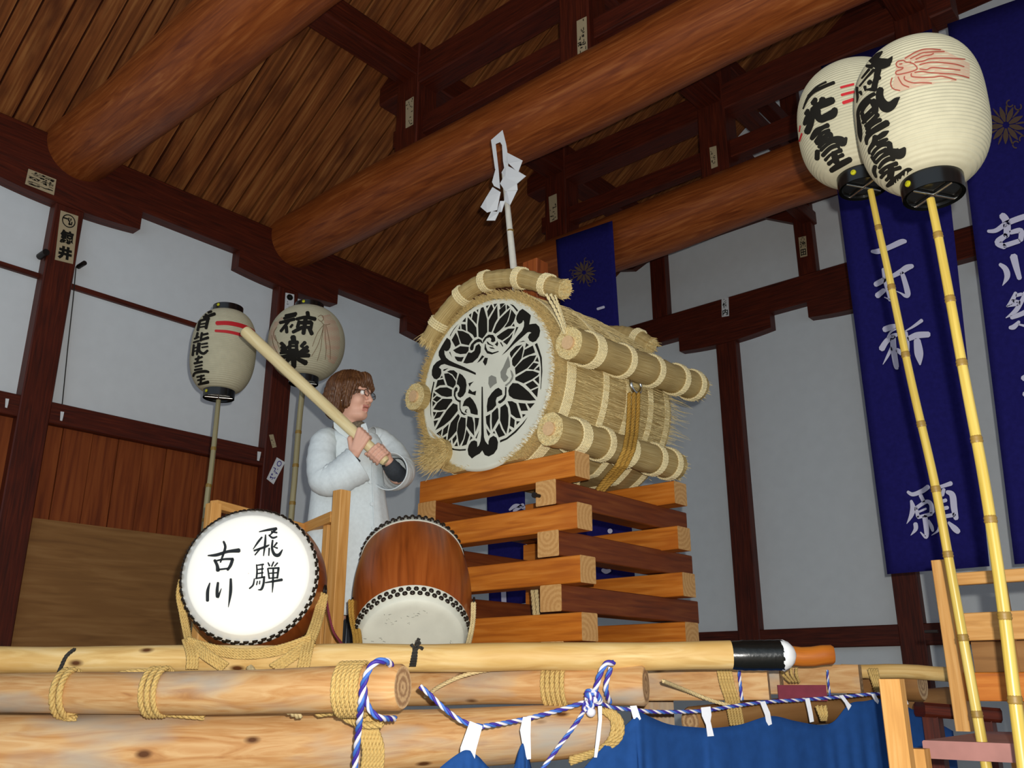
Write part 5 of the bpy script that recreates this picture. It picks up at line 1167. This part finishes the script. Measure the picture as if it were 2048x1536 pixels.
for k in range(60):
    x, y = rnd.choice(((790, 1240), (760, 1285), (755, 1295), (895, 1290), (835, 1228)))
    x += rnd.gauss(0, 12); y += rnd.gauss(0, 7); ribbon(b, [(x, y, rnd.uniform(.6, 1.6)), (x+rnd.uniform(-6, 6), y+rnd.uniform(-2, 2), rnd.uniform(.5, 1.2))], SU)
skin2 = [o for o in t2.children if o.name.startswith('drum_skin')][0]; obj('scuff_marks', b, 'inkworn', skin2)
# iron rings of the drums and the rope slings
def dring(px, py, d, par):
    b = MB(); c = dep(px, py, d); b.tube([c+(FW*math.cos(a)*.02+UPC*math.sin(a)*.02) for a in np.linspace(0, 2*pi, 21)], .0045, 8, cap=False); obj('iron_ring', b, 'iron', par, smooth=180)
dring(650, 1182, 3.44, t1); dring(364, 1194, 3.42, t1); dring(706, 1206, 3.6, t2); dring(948, 1206, 3.6, t2)
def sling(sets, label, mat='rope'):
    b = MB()
    for pts, n, sp, rr in sets:
        for k in range(n):
            P = smooth_path([dep(x+sp[0]*(k-(n-1)/2), y+sp[1]*(k-(n-1)/2), d) for x, y, d in pts], 6); b.rope(P, rr, strands=3, seg=5)
    P0 = dep(*sets[0][0][-1]); return obj('rope_sling', b, mat, base=P0, label=label, cat='rope', group='rope slings of the small drums', smooth=180)
sling([([(365, 1160, 3.36), (360, 1190, 3.36), (366, 1225, 3.34), (374, 1265, 3.28), (380, 1290, 3.2)], 3, (5, 0), .0065)], 'rope sling on the left side of the white-faced drum')
sling([([(376, 1280, 3.16), (385, 1310, 3.08), (384, 1338, 3.06)], 4, (6, 0), .0065), ([(380, 1284, 3.15), (410, 1308, 3.07), (450, 1335, 3.05)], 4, (4, -4), .0065)], 'ropes crossing down over the long pole left of the white-faced drum')
sling([([(376, 1284, 3.14), (430, 1300, 3.10), (490, 1308, 3.09), (560, 1300, 3.1), (622, 1278, 3.14)], 4, (0, 5), .0065)], 'rope swag under the white-faced drum')
sling([([(646, 1186, 3.4), (640, 1220, 3.36), (630, 1255, 3.25), (618, 1285, 3.16)], 4, (5, 2), .0068)], 'rope sling on the right side of the white-faced drum')
sling([([(622, 1285, 3.14), (585, 1312, 3.07), (548, 1336, 3.05)], 4, (5, 3), .0065), ([(618, 1282, 3.14), (612, 1310, 3.07), (606, 1338, 3.05)], 4, (6, 0), .0062)], 'ropes crossing down over the long pole right of the white-faced drum')
sling([([(705, 1200, 3.56), (707, 1235, 3.5), (714, 1270, 3.38), (716, 1300, 3.2)], 3, (6, 0), .0068)], 'rope on the left side of the tilted drum', 'goldrope')
sling([([(947, 1205, 3.56), (946, 1240, 3.5), (940, 1275, 3.4), (932, 1300, 3.22)], 2, (5, 0), .006)], 'rope on the right side of the tilted drum', 'palerope')
free_rope([dep(x, y, d) for x, y, d in ((652, 1196, 3.46), (658, 1230, 3.5), (668, 1265, 3.5), (688, 1292, 3.4))], .005, 'wine', 'red_cord', 'thin red brown cord hanging right of the white-faced drum', None, 'cord')

# ================================================================== WOODEN RAILING BEHIND THE LEFT DRUM
zt = 1.5+.1935*3.75
def onz(px, py, z): r = ray(px, py); return CAM+r*((z-CAM.z)/r.z)
r1, r2, r3 = onz(428, 1008, zt), onz(606, 1049, zt), onz(668, 1032, zt)
rail = thing('wooden_railing', Vector((r2.x, r2.y, DECK)), 'pale wooden railing with square posts behind the white-faced drum', 'railing')
def post(p, w_, z0, z1, nm='post'):
    b = MB(); b.box((p.x-w_/2, p.y-w_/2, z0), (p.x+w_/2, p.y+w_/2, z1), long=2, cham=.002); obj(nm, b, 'frame', rail)
def bar(p, q, wz, wy, nm='rail'):
    p = Vector(p); q = Vector(q); d = (q-p); L = d.length; d.normalize(); s = UPW.cross(d).normalized(); u = d.cross(s)
    b = MB(); b.box((0, -wy/2, -wz), (L, wy/2, 0), M4=Matrix(((d.x, s.x, u.x, p.x), (d.y, s.y, u.y, p.y), (d.z, s.z, u.z, p.z), (0, 0, 0, 1))), long=0, cham=.002); obj(nm, b, 'frame', rail)
post(r1, .05, DECK, zt-.0); bar(r1+Vector((0, 0, .016)), r2+Vector((0, 0, .0)), .038, .045); post(r2, .045, DECK, zt-.03)
b1_ = onz(560, 1070, zt-.01); bar(b1_, r3+Vector((0, 0, .02)), .05, .04)
r4 = onz(683, 1000, zt+.06); post(Vector((r4.x, r4.y, 0)), .058, DECK, fwd(683, 982, (r4-CAM).dot(HD)).z)
s1 = onz(657, 1050, zt-.03); post(s1, .035, DECK, zt-.03, 'slat'); s2 = onz(632, 1062, zt-.03); post(s2, .035, DECK, zt-.03, 'slat')

# ================================================================== POLE STAND AT THE RIGHT
pz = dep(1875, 1290, 3.2); SY = pz.y
def Y(px, py): return pln(px, py, 1, SY)
st = thing('pole_stand', Vector((Y(1935, 1463).x, SY, Y(1935, 1463).z)), 'pale wooden stand with crosswise rails behind the right bamboo poles', 'stand')
def stbox(x0, x1, z0, z1, y0, y1, nm, mat='frame'):
    b = MB(); b.box((x0, SY+y0, z0), (x1, SY+y1, z1), cham=.003); obj(nm, b, mat, st)
xa = Y(1861, 1120).x; xb = Y(1889, 1120).x; zb = Y(1930, 1463).z
stbox(xa, xb, zb, Y(1873, 1120).z, 0, .05, 'post')
for (ya, yb_, off, nm) in ((1143, 1168, .05, 'rail'), (1225, 1281, .05, 'rail'), (1345, 1402, .02, 'rail')):
    stbox(xb-.01 if off < .05 else xa, xb+1.2, pln(1950, yb_, 1, SY+off).z, pln(1950, ya, 1, SY+off).z, off, off+.035, nm, 'frame' if ya != 1345 else 'crib')
stbox(Y(1976, 1165).x, Y(1997, 1165).x, zb, Y(1980, 1165).z, .09, .12, 'back_post', 'panel')
stbox(xb+.02, xb+.8, Y(1950, 1345).z, Y(1950, 1281).z, .095, .105, 'back_board', 'panel')
b = MB(); c = Y(1872, 1262); b.tube([c+Vector((-.045, .02, 0)), c+Vector((0, .02, 0))], .006, 8); obj('bolt', b, 'iron', st, smooth=40)
nz = dep(1777, 1400, 2.55)
np_ = thing('wooden_post', Vector((nz.x, nz.y, .9)), 'nearer square wooden post in front of the blue curtain', 'post')
u0 = dep(1756, 1358, 2.55); u1 = dep(1791, 1358, 2.55); wdt = (u1-u0).length
b = MB(); b.box((0, 0, .9), (wdt*1.18, wdt*.9, u0.z), long=2, cham=.003, M4=Matrix.Translation((u0.x, u0.y, 0))); obj('post', b, ['frame'], np_)
b = MB(); q = dep(1812, 1497, 2.6); b.box((q.x, q.y, .9), (q.x+.05, q.y+.05, q.z), long=2); obj('short_post', b, ['frame'], np_)
# dusty pink bench
zk = zb-.004
k0 = onz(1822, 1490, zk); k1 = onz(2048, 1462, zk)
b = MB(); b.box((k0.x-.05, k1.y-.8, zk-.05), (k1.x+.6, SY+.16, zk), cham=.004); obj('bench', b, 'pinkcloth', base=(k0.x, k0.y, zk-.05), label='bench with a dusty pink top in the lower right corner', cat='bench')
for x in (k0.x+.1, k1.x+.3):
    b = MB(); b.box((x, SY-.2, 0), (x+.09, SY-.1, zk-.05), long=2); obj('bench_leg', b, 'frame', bpy.data.objects['bench'])
q0 = dep(1838, 1404, 3.6); q1 = dep(1990, 1416, 3.6)
ds = thing('dark_trestle', Vector((q0.x, q0.y, 0)), 'low dark trestle behind the right wooden stand', 'trestle')
b = MB(); d = (q1-q0); Lq = d.length; d.normalize(); s_ = UPW.cross(d).normalized(); u_ = d.cross(s_)
b.box((0, -.05, -.055), (Lq, .05, 0), M4=Matrix(((d.x, s_.x, u_.x, q0.x), (d.y, s_.y, u_.y, q0.y), (d.z, s_.z, u_.z, q0.z), (0, 0, 0, 1))), long=0, cham=.012); obj('bar', b, 'darkwood', ds)
for t in (.15, .85):
    c = q0.lerp(q1, t); b = MB(); b.box((c.x-.03, c.y-.03, 0), (c.x+.03, c.y+.03, c.z-.05), long=2); obj('leg', b, 'darkwood', ds)
# ================================================================== THE PERSON
F0 = 4.36; TC = -HD
def L(px, py, t=0.0): return fwd(px, py, F0-t)
class SDF:
    def __init__(s, lo, hi, h):
        s.lo = np.array(lo, float); s.h = h; s.n = np.ceil((np.array(hi)-s.lo)/h).astype(int)+1
        s.d = np.full(s.n, .5, np.float32)
    def sub(s, lo, hi):
        a = np.maximum(0, np.floor((np.array(lo)-s.lo)/s.h).astype(int)); b_ = np.minimum(s.n, np.ceil((np.array(hi)-s.lo)/s.h).astype(int)+1)
        if (b_ <= a).any(): return None
        g = np.meshgrid(*[s.lo[k]+s.h*np.arange(a[k], b_[k]) for k in range(3)], indexing='ij'); return tuple(slice(a[k], b_[k]) for k in range(3)), np.stack(g, -1)
    def comb(s, sl, d, k, cut=False):
        o = s.d[sl]; d = d.astype(np.float32)
        if cut: d = -d; hh = np.clip(.5-.5*(o-d)/k, 0, 1); s.d[sl] = o*(1-hh)+d*hh+k*hh*(1-hh)
        else: hh = np.clip(.5+.5*(o-d)/k, 0, 1); s.d[sl] = o*(1-hh)+d*hh-k*hh*(1-hh)
    def caps(s, a, b_, ra, rb, k=.012, cut=False):
        a = np.array(a, float); b_ = np.array(b_, float); m_ = max(ra, rb)+k*2+s.h*3
        r = s.sub(np.minimum(a, b_)-m_, np.maximum(a, b_)+m_)
        if r is None: return
        sl, p = r; ab = b_-a; t = np.clip(((p-a)@ab)/max(1e-9, ab@ab), 0, 1); s.comb(sl, np.linalg.norm(p-a-t[..., None]*ab, axis=-1)-(ra+(rb-ra)*t), k, cut)
    def ell(s, c, axes, rad, k=.012, cut=False):
        c = np.array(c, float); A = np.array([list(v) for v in axes]); rad = np.array(rad, float); m_ = rad.max()+k*2+s.h*3; r = s.sub(c-m_, c+m_)
        if r is None: return
        sl, p = r; q = (p-c)@A.T; k0 = np.linalg.norm(q/rad, axis=-1); k1 = np.linalg.norm(q/rad**2, axis=-1)+1e-9; s.comb(sl, k0*(k0-1)/k1, k, cut)
    def mesh(s):
        d = s.d; ins = d < 0; n = d.shape
        c = np.zeros((n[0]-1, n[1]-1, n[2]-1), np.int8)
        for i in (0, 1):
            for j in (0, 1):
                for k in (0, 1): c += ins[i:n[0]-1+i, j:n[1]-1+j, k:n[2]-1+k]
        act = np.argwhere((c > 0) & (c < 8)); idx = np.full(c.shape, -1, np.int32); idx[tuple(act.T)] = np.arange(len(act))
        acc = np.zeros((len(act), 3)); cnt = np.zeros(len(act))
        cor = [(i, j, k) for i in (0, 1) for j in (0, 1) for k in (0, 1)]
        for a in cor:
            for ax in range(3):
                if a[ax]: continue
                b_ = list(a); b_[ax] = 1; b_ = tuple(b_)
                da = d[tuple((act+a).T)]; db = d[tuple((act+b_).T)]; m_ = (da < 0) != (db < 0); t = np.where(m_, da/(da-db+1e-12), 0)
                p = np.array(a, float)+np.outer(t, np.array(b_)-np.array(a)); acc += p*m_[:, None]; cnt += m_
        V = s.lo+s.h*(act+acc/np.maximum(cnt, 1)[:, None]); Fc = []
        for ax in range(3):
            u, v = [(1, 2), (2, 0), (0, 1)][ax]; sl0 = [slice(None)]*3; sl1 = [slice(None)]*3; sl0[ax] = slice(0, n[ax]-1); sl1[ax] = slice(1, n[ax])
            a = ins[tuple(sl0)]; b_ = ins[tuple(sl1)]; e = np.argwhere(a != b_)
            e = e[(e[:, u] > 0) & (e[:, v] > 0) & (e[:, u] < n[u]-1) & (e[:, v] < n[v]-1)]
            fl = a[tuple(e.T)]; q = []
            for du, dv in ((1, 1), (0, 1), (0, 0), (1, 0)):
                g = e.copy(); g[:, u] -= du; g[:, v] -= dv; q.append(idx[tuple(g.T)])
            q = np.stack(q, 1); q[~fl] = q[~fl][:, ::-1]; Fc.append(q)
        Fc = np.concatenate(Fc); return V, Fc
def sdf_obj(name, sd, mats, parent, assign=None, uvfn=None):
    V, Fc = sd.mesh(); me = bpy.data.meshes.new(name); ref = np.array(wpos(parent)); me.from_pydata((V-ref).tolist(), [], Fc.tolist())
    for m_ in mats: me.materials.append(M[m_])
    if assign is not None:
        cen = V[Fc].mean(1); me.polygons.foreach_set('material_index', assign(cen).astype(np.int32))
    if uvfn is not None:
        uv = uvfn(V)[Fc.reshape(-1)]; me.uv_layers.new(name='UVMap').data.foreach_set('uv', uv.astype(np.float32).reshape(-1))
    me.polygons.foreach_set('use_smooth', [True]*len(me.polygons)); me.update()
    o = bpy.data.objects.new(name, me); COL.objects.link(o); o.parent = parent; return o
foot = L(702, 1100, 0); foot.z = DECK
per = thing('person', foot, 'person in a pale long coat and glasses swinging a wooden mallet at the drum', 'person')
# head frame
H = L(704, 791, .02); Fd = (RT*.93+TC*.36).normalized(); Fd = (Fd-UPW*.03).normalized(); Ns = TC-Fd*TC.dot(Fd); Ns = (Ns-UPW*Ns.z).normalized(); Ud = Ns.cross(Fd)
if Ud.z < 0: Ud = -Ud
def hp(f, n_, u): return H+Fd*f+Ns*n_+Ud*u
HA = (Fd, Ns, Ud)
zs = lambda p: np.array(p)
SX = Vector((min(foot.x-.42, 0+foot.x-.42), foot.y-.40, DECK-.01)); SY_ = Vector((foot.x+.42, foot.y+.42, H.z+.2))
# mallet
MA, MBt = fwd(489, 661, 4.19), fwd(772, 924, 4.21); md_ = (MBt-MA).normalized(); ML = (MBt-MA).length
e1 = (TC-md_*TC.dot(md_)).normalized(); e2 = md_.cross(e1); RM = .0275
def onm(px):  # point on the mallet axis at pixel x
    return MA.lerp(MBt, frac(MA, MBt, px))
def hnd(c, s, deg, rho): a = math.radians(deg); return c+md_*s+(e1*math.cos(a)+e2*math.sin(a))*rho
body = SDF(SX, SY_, .0036)
# legs, hips, torso
hipc = L(703, 1085, 0); knz = DECK+.42
for s_ in (-1, 1):
    off = RT*.06*s_+TC*.04*s_
    hp_ = Vector((hipc.x, hipc.y, DECK+.76))+off; kn = Vector((foot.x, foot.y, knz))+off*1.1+RT*.01; an = Vector((foot.x, foot.y, DECK+.07))+off*1.15
    body.caps(hp_, kn, .066, .052, .015); body.caps(kn, an, .053, .034, .02); body.caps(an-UPW*.03, an+RT*.15+TC*.06-UPW*.045, .034, .026, .02)
body.ell(Vector((hipc.x, hipc.y, DECK+.80)), (RT, TC, UPW), (.10, .075, .10), .02)
wa = L(699, 985); ch = L(698, 915); 
body.caps(wa, Vector((hipc.x, hipc.y, DECK+.83)), .085, .08, .02); body.caps(ch, wa, .095, .09, .03)
shR, shL = L(656, 890, .07), L(744, 888, -.10); nb = L(694, 866, 0)
body.caps(shR, ch, .042, .07, .02); body.caps(shL, ch, .042, .07, .02); body.caps(shR, nb-UPW*.01, .036, .04, .02); body.caps(shL, nb-UPW*.01, .036, .04, .02)
body.caps(nb-UPW*.02, hp(-.015, 0, -.09), .055, .05, .015)
# arms
elR, wrR = L(652, 966, .17), L(708, 909, .175); elL, wrL = L(795, 952, .0), L(777, 922, .095)
body.caps(shR, elR, .047, .038, .02); body.caps(elR, wrR, .038, .025, .015); body.caps(shL, elL, .047, .038, .02); body.caps(elL, wrL, .038, .025, .015)
# right hand: back of the hand to the camera
cR = onm(722); cL = onm(757)
for i, s in enumerate((-.030, -.0105, .009, .028)):
    r = (.0092, .0098, .0095, .0082)[i]; mcp = hnd(cR, s, -38, RM+.012)
    body.caps(wrR+md_*s*.35, mcp, .0155, .0118, .006)
    ch_ = [mcp]+[hnd(cR, s, a, RM+.0085) for a in (-75, -110, -145, -180, -215, -240)]
    for a, b_ in zip(ch_, ch_[1:]): body.caps(a, b_, r, r*.97, .003)
th = [wrR+md_*-.012, hnd(cR, -.035, 70, RM+.012), hnd(cR, -.048, 120, RM+.009), hnd(cR, -.05, 170, RM+.008)]
for a, b_, r in zip(th, th[1:], (.014, .0115, .0098)): body.caps(a, b_, r, r*.9, .005)
# left hand: fingers closing over the camera side
for i, s in enumerate((-.032, -.012, .008, .027)):
    r = (.0093, .01, .0096, .0084)[i]; mcp = hnd(cL, s, -112, RM+.013)
    body.caps(wrL+md_*s*.35-TC*.01, mcp, .0155, .0118, .006)
    ch_ = [mcp]+[hnd(cL, s, a, RM+.0085+(.003 if a == -62 else 0)) for a in (-85, -62, -30, 0, 30, 55, 78)]
    for a, b_ in zip(ch_, ch_[1:]): body.caps(a, b_, r, r*.96, .003)
th = [wrL-TC*.015, hnd(cL, -.02, 165, RM+.012), hnd(cL, -.04, 125, RM+.009), hnd(cL, -.048, 92, RM+.0085)]
for a, b_, r in zip(th, th[1:], (.014, .0115, .0098)): body.caps(a, b_, r, r*.9, .005)
# head
body.ell(hp(-.02, 0, .03), HA, (.097, .077, .088), .01)
body.ell(hp(.018, 0, -.045), HA, (.073, .064, .078), .02)
body.caps(hp(.066, -.012, -.104), hp(.066, .012, -.104), .021, .021, .02)
body.ell(hp(.025, 0, -.108), HA, (.052, .05, .03), .02)
for s_ in (-1, 1):
    body.ell(hp(.058, .038*s_, -.038), HA, (.03, .027, .028), .015)
    body.caps(hp(.086, .015*s_, .018), hp(.072, .048*s_, .020), .011, .010, .01)
    body.ell(hp(.098, .032*s_, .0), HA, (.013, .016, .011), .008, True)
    body.ell(hp(.099, .0125*s_, -.041), HA, (.010, .008, .0075), .006)
    body.ell(hp(-.004, .079*s_, -.012), HA, (.016, .009, .03), .006)
body.caps(hp(.088, 0, .010), hp(.110, 0, -.034), .0085, .0125, .009)
body.caps(hp(.080, -.025, -.069), hp(.095, 0, -.066), .0055, .0068, .006); body.caps(hp(.080, .025, -.069), hp(.095, 0, -.066), .0055, .0068, .006)
body.caps(hp(.078, -.023, -.076), hp(.091, 0, -.087), .0055, .0072, .006); body.caps(hp(.078, .023, -.076), hp(.091, 0, -.087), .0055, .0072, .006)
body.ell(hp(.098, 0, -.0755), HA, (.024, .025, .0062), .003, True)
FdN, NsN, UdN, HN = [np.array(v) for v in (Fd, Ns, Ud, H)]
def bodymat(c):
    q = c-HN; f, n_, u = q@FdN, q@NsN, q@UdN
    return ((f > .082) & (np.abs(n_) < .025) & (u < -.0615) & (u > -.0925) & (f > .080))*1
bo_ = sdf_obj('body', body, ['skin', 'lips'], per, bodymat)
for s_ in (-1, 1):
    b = MB(); b.sphere(hp(.0795, .032*s_, .0), .0125, 16, 10); ey = obj('eye', b, 'white', bo_, smooth=180)
    b = MB(); b.lathe([(0, .0062), (.0012, .005), (.0016, .001)], hp(.0915, .031*s_, .0), Fd, 14, capends=False); obj('iris', b, 'iris', ey, smooth=60)
    b = MB(); b.tube([hp(.0975, .014*s_, .022), hp(.0965, .030*s_, .027), hp(.084, .050*s_, .022)], .0035, 8, sq=.6); obj('eyebrow', b, 'hair', bo_, smooth=180)
# hair: bob with a side fringe
hs = SDF(H-Vector((.24, .24, .2)), H+Vector((.24, .24, .2)), .0036)
hs.ell(hp(-.025, 0, .038), HA, (.118, .098, .097), .01)
hs.ell(hp(-.055, 0, -.02), HA, (.098, .098, .10), .02)
hs.ell(hp(-.06, 0, -.075), HA, (.075, .085, .055), .02)
for s_ in (-1, 1):
    hs.caps(hp(.035, .075*s_, .04), hp(.022, .082*s_, -.075), .026, .016, .015); hs.caps(hp(-.02, .088*s_, .03), hp(-.03, .085*s_, -.085), .03, .024, .02)
    hs.caps(hp(.07, .012*s_, .088), hp(.072, .058*s_, .045), .026, .018, .015)
hs.ell(hp(.125, .0, -.055), HA, (.085, .062, .092), .008, True); hs.ell(hp(.03, 0, -.12), HA, (.07, .055, .07), .01, True)
X = np.stack(np.meshgrid(*[hs.lo[k]+hs.h*np.arange(hs.n[k]) for k in range(3)], indexing='ij'), -1)-HN
f_, n__, u_ = X@FdN, X@NsN, X@UdN; an_ = np.arctan2(n__, f_+.02)
hs.d += (.0028*np.sin(an_*46+u_*30+3*np.sin(u_*25))+.002*np.sin(an_*95-u_*40)).astype(np.float32)
def hairuv(V):
    q = V-HN; return np.stack([q@UdN*.6-np.hypot(q@FdN, q@NsN)*.3, np.arctan2(q@NsN, q@FdN+.02)*.1], 1)
sdf_obj('hair', hs, ['hair'], per, None, hairuv)
# glasses
gl = MB()
for s_ in (-1, 1): gl.tube([hp(.104-.010*abs(math.cos(a))*0, .033*s_+math.cos(a)*.023, -.004+math.sin(a)*.0165) for a in np.linspace(0, 2*pi, 25)], .0016, 6, cap=False)
gl.tube([hp(.104, -.010, .0), hp(.109, 0, .003), hp(.104, .010, .0)], .0016, 6)
for s_ in (-1, 1): gl.tube([hp(.103, .056*s_, .002), hp(.085, .066*s_, .004), hp(.0, .083*s_, .004)], .0017, 6)
go_ = obj('glasses', gl, 'frameglass', per, smooth=180)
for s_ in (-1, 1):
    b = MB(); b.poly([hp(.104, .033*s_+math.cos(a)*.0225, -.004+math.sin(a)*.016) for a in np.linspace(0, 2*pi, 21)[:-1]]); obj('lens', b, 'lens', go_)
b = MB(); b.sphere(hp(-.002, .088, -.052), .0045, 8, 6); obj('earring', b, 'steel', per, smooth=180)
# coat
cw = 2.6e-3
rings = [(700, 858, 27, .066), (700, 866, 34, .078), (699, 871, 54, .098), (698, 884, 63, .116), (697, 910, 64, .122), (697, 950, 66, .124), (697, 1000, 70, .13), (698, 1060, 77, .142), (700, 1120, 83, .152), (702, 1175, 88, .16), (703, 1235, 91, .165)]
R2 = []
for i in range(len(rings)-1):
    for k in range(5):
        t = k/5; R2.append(tuple(rings[i][j]*(1-t)+rings[i+1][j]*t for j in range(4)))
R2.append(rings[-1]); G = []
for i, (cx, cy, hw, ht) in enumerate(R2):
    c = L(cx, cy); row = []; v = i/(len(R2)-1)
    for k in range(64):
        a = 2*pi*k/64; ca, sa = math.cos(a), math.sin(a); ex = 2/2.35
        x = math.copysign(abs(ca)**ex, ca)*hw*cw; y = math.copysign(abs(sa)**ex, sa)*ht
        fo = 1+.018*v*math.sin(a*7+v*3)+.012*v*math.sin(a*11+1)+.006*math.sin(a*3+v*9)
        row.append(c+RT*x*fo+TC*y*fo)
    G.append(row)
b = MB(); b.grid(G, wrap=True); coat = obj('coat', b, 'coat', per, smooth=180); md = coat.modifiers.new('thickness', 'SOLIDIFY'); md.thickness = .006
def sleeve(path, rad, name, mat, par, seg=36, th=.005, fold=.02):
    P = smooth_path([L(*p) for p in path], 7); n = len(P); rr = []
    for i in range(n):
        t = i/(n-1)*(len(rad)-1); k = min(int(t), len(rad)-2); rr.append((rad[k]*(1-(t-k))+rad[k+1]*(t-k))*(1+fold*math.sin(i*1.9)+fold*.6*math.sin(i*.9+1)))
    b = MB(); b.tube(P, rr, seg, cap=False); o = obj(name, b, mat, par, smooth=180); md = o.modifiers.new('thickness', 'SOLIDIFY'); md.thickness = th; return o
sl1 = sleeve([(660, 874, .05), (648, 886, .10), (643, 920, .14), (650, 958, .17), (676, 955, .185), (700, 940, .185), (716, 929, .18)], [.05, .066, .070, .078, .080, .088, .094], 'sleeve', 'coat', coat)
sl2 = sleeve([(740, 872, -.09), (757, 880, -.12), (784, 905, -.12), (800, 940, -.05), (792, 947, .02), (784, 945, .06), (778, 942, .10)], [.05, .062, .068, .076, .082, .088, .094], 'sleeve', 'coat', coat)
sleeve([(672, 955, .18), (690, 940, .18), (709, 914, .177)], [.045, .040, .034], 'knit_sleeve', 'dark', per); sleeve([(796, 950, .0), (786, 938, .06), (776, 925, .09)], [.045, .042, .034], 'knit_sleeve', 'dark', per)
def flat(name, poly, t, mat, par, th=.006, bend=0):
    b = MB(); b.prism([L(x, y, t-bend*((x-700)/50)**2*.02) for x, y in poly], TC*th); return obj(name, b, mat, par, bevel=.002)
flat('collar', [(667, 845), (676, 843), (690, 856), (702, 872), (704, 881), (694, 877), (678, 866), (668, 856)], .118, 'coat', coat)
flat('collar', [(722, 850), (732, 846), (736, 858), (738, 872), (733, 880), (722, 866)], .112, 'coat', coat)
b = MB(); b.tube([L(700, 858, 0)+(RT*math.cos(a)*.068+TC*math.sin(a)*.07)+UPW*(.0+.012*math.sin(a*3)) for a in np.linspace(0, 2*pi, 33)], .02, 10, cap=False); obj('scarf', b, 'scarf', per, smooth=180)
# front edge and buttons lie on the coat
def coatpt(px, py):
    for i in range(len(R2)-1):
        if R2[i][1] <= py <= R2[i+1][1]:
            t = (py-R2[i][1])/(R2[i+1][1]-R2[i][1]); cx, cy, hw, ht = [R2[i][j]*(1-t)+R2[i+1][j]*t for j in range(4)]; x = max(-.98, min(.98, (px-cx)/hw)); return L(px, py, ht*(1-abs(x)**2.35)**(1/2.35)+.006)
b = MB(); b.tube([coatpt(744+(y-925)*.035, y) for y in range(925, 1180, 12)], .0045, 8, sq=.6); obj('front_edge', b, 'coat', coat, smooth=180)
for x, y in ((740, 964), (744, 1008), (747, 1056), (750, 1105)):
    c = coatpt(x, y); b = MB(); b.lathe([(-.003, .0095), (.003, .0095), (.0045, .006), (.004, .001)], c, (TC+RT*.5).normalized(), 16, capends=False); obj('button', b, 'coat', coat, smooth=50)
for s_ in (-1, 1):
    off = RT*.075*s_+TC*.05*s_; b = MB(); b.tube([Vector((foot.x, foot.y, DECK+.62))+off*1.05, Vector((foot.x, foot.y, DECK+.40))+off*1.1, Vector((foot.x, foot.y, DECK+.06))+off*1.15], [.09, .075, .068], 20); obj('trouser_leg', b, 'dark', per, smooth=60)
    an = Vector((foot.x, foot.y, DECK))+off*1.15; d = (RT*.9+TC*.35).normalized(); b = MB(); G = []
    for i in range(9):
        t = i/8; w_ = .042*(.75+.45*math.sin(pi*min(1, .15+t*.8))); h_ = .085-.05*t; c = an+d*(-.07+.25*t); y = UPW.cross(d)
        G.append([c+y*math.cos(a)*w_*(1 if i not in (0, 8) else .6)+UPW*max(0, (.5+.5*math.sin(a))*h_*(1 if i not in (0, 8) else .7)) for a in np.linspace(0, 2*pi, 17)[:-1]])
    b.grid(G, wrap=True); b.poly(G[0][::-1]); b.poly(G[-1]); obj('shoe', b, 'shoe', per, smooth=60)
# the mallet
b = MB(); P = [MA+md_*(ML*t) for t in (0, .006, .02, .3, .6, .8, .97, .99, 1.0)]; b.tube(P, [.026, .030, .0305, .030, .0285, .027, .026, .025, .020], 28)
obj('wooden_mallet', b, 'mallet', base=onm(722), label='long pale wooden mallet held raised by the person', cat='mallet', smooth=50)
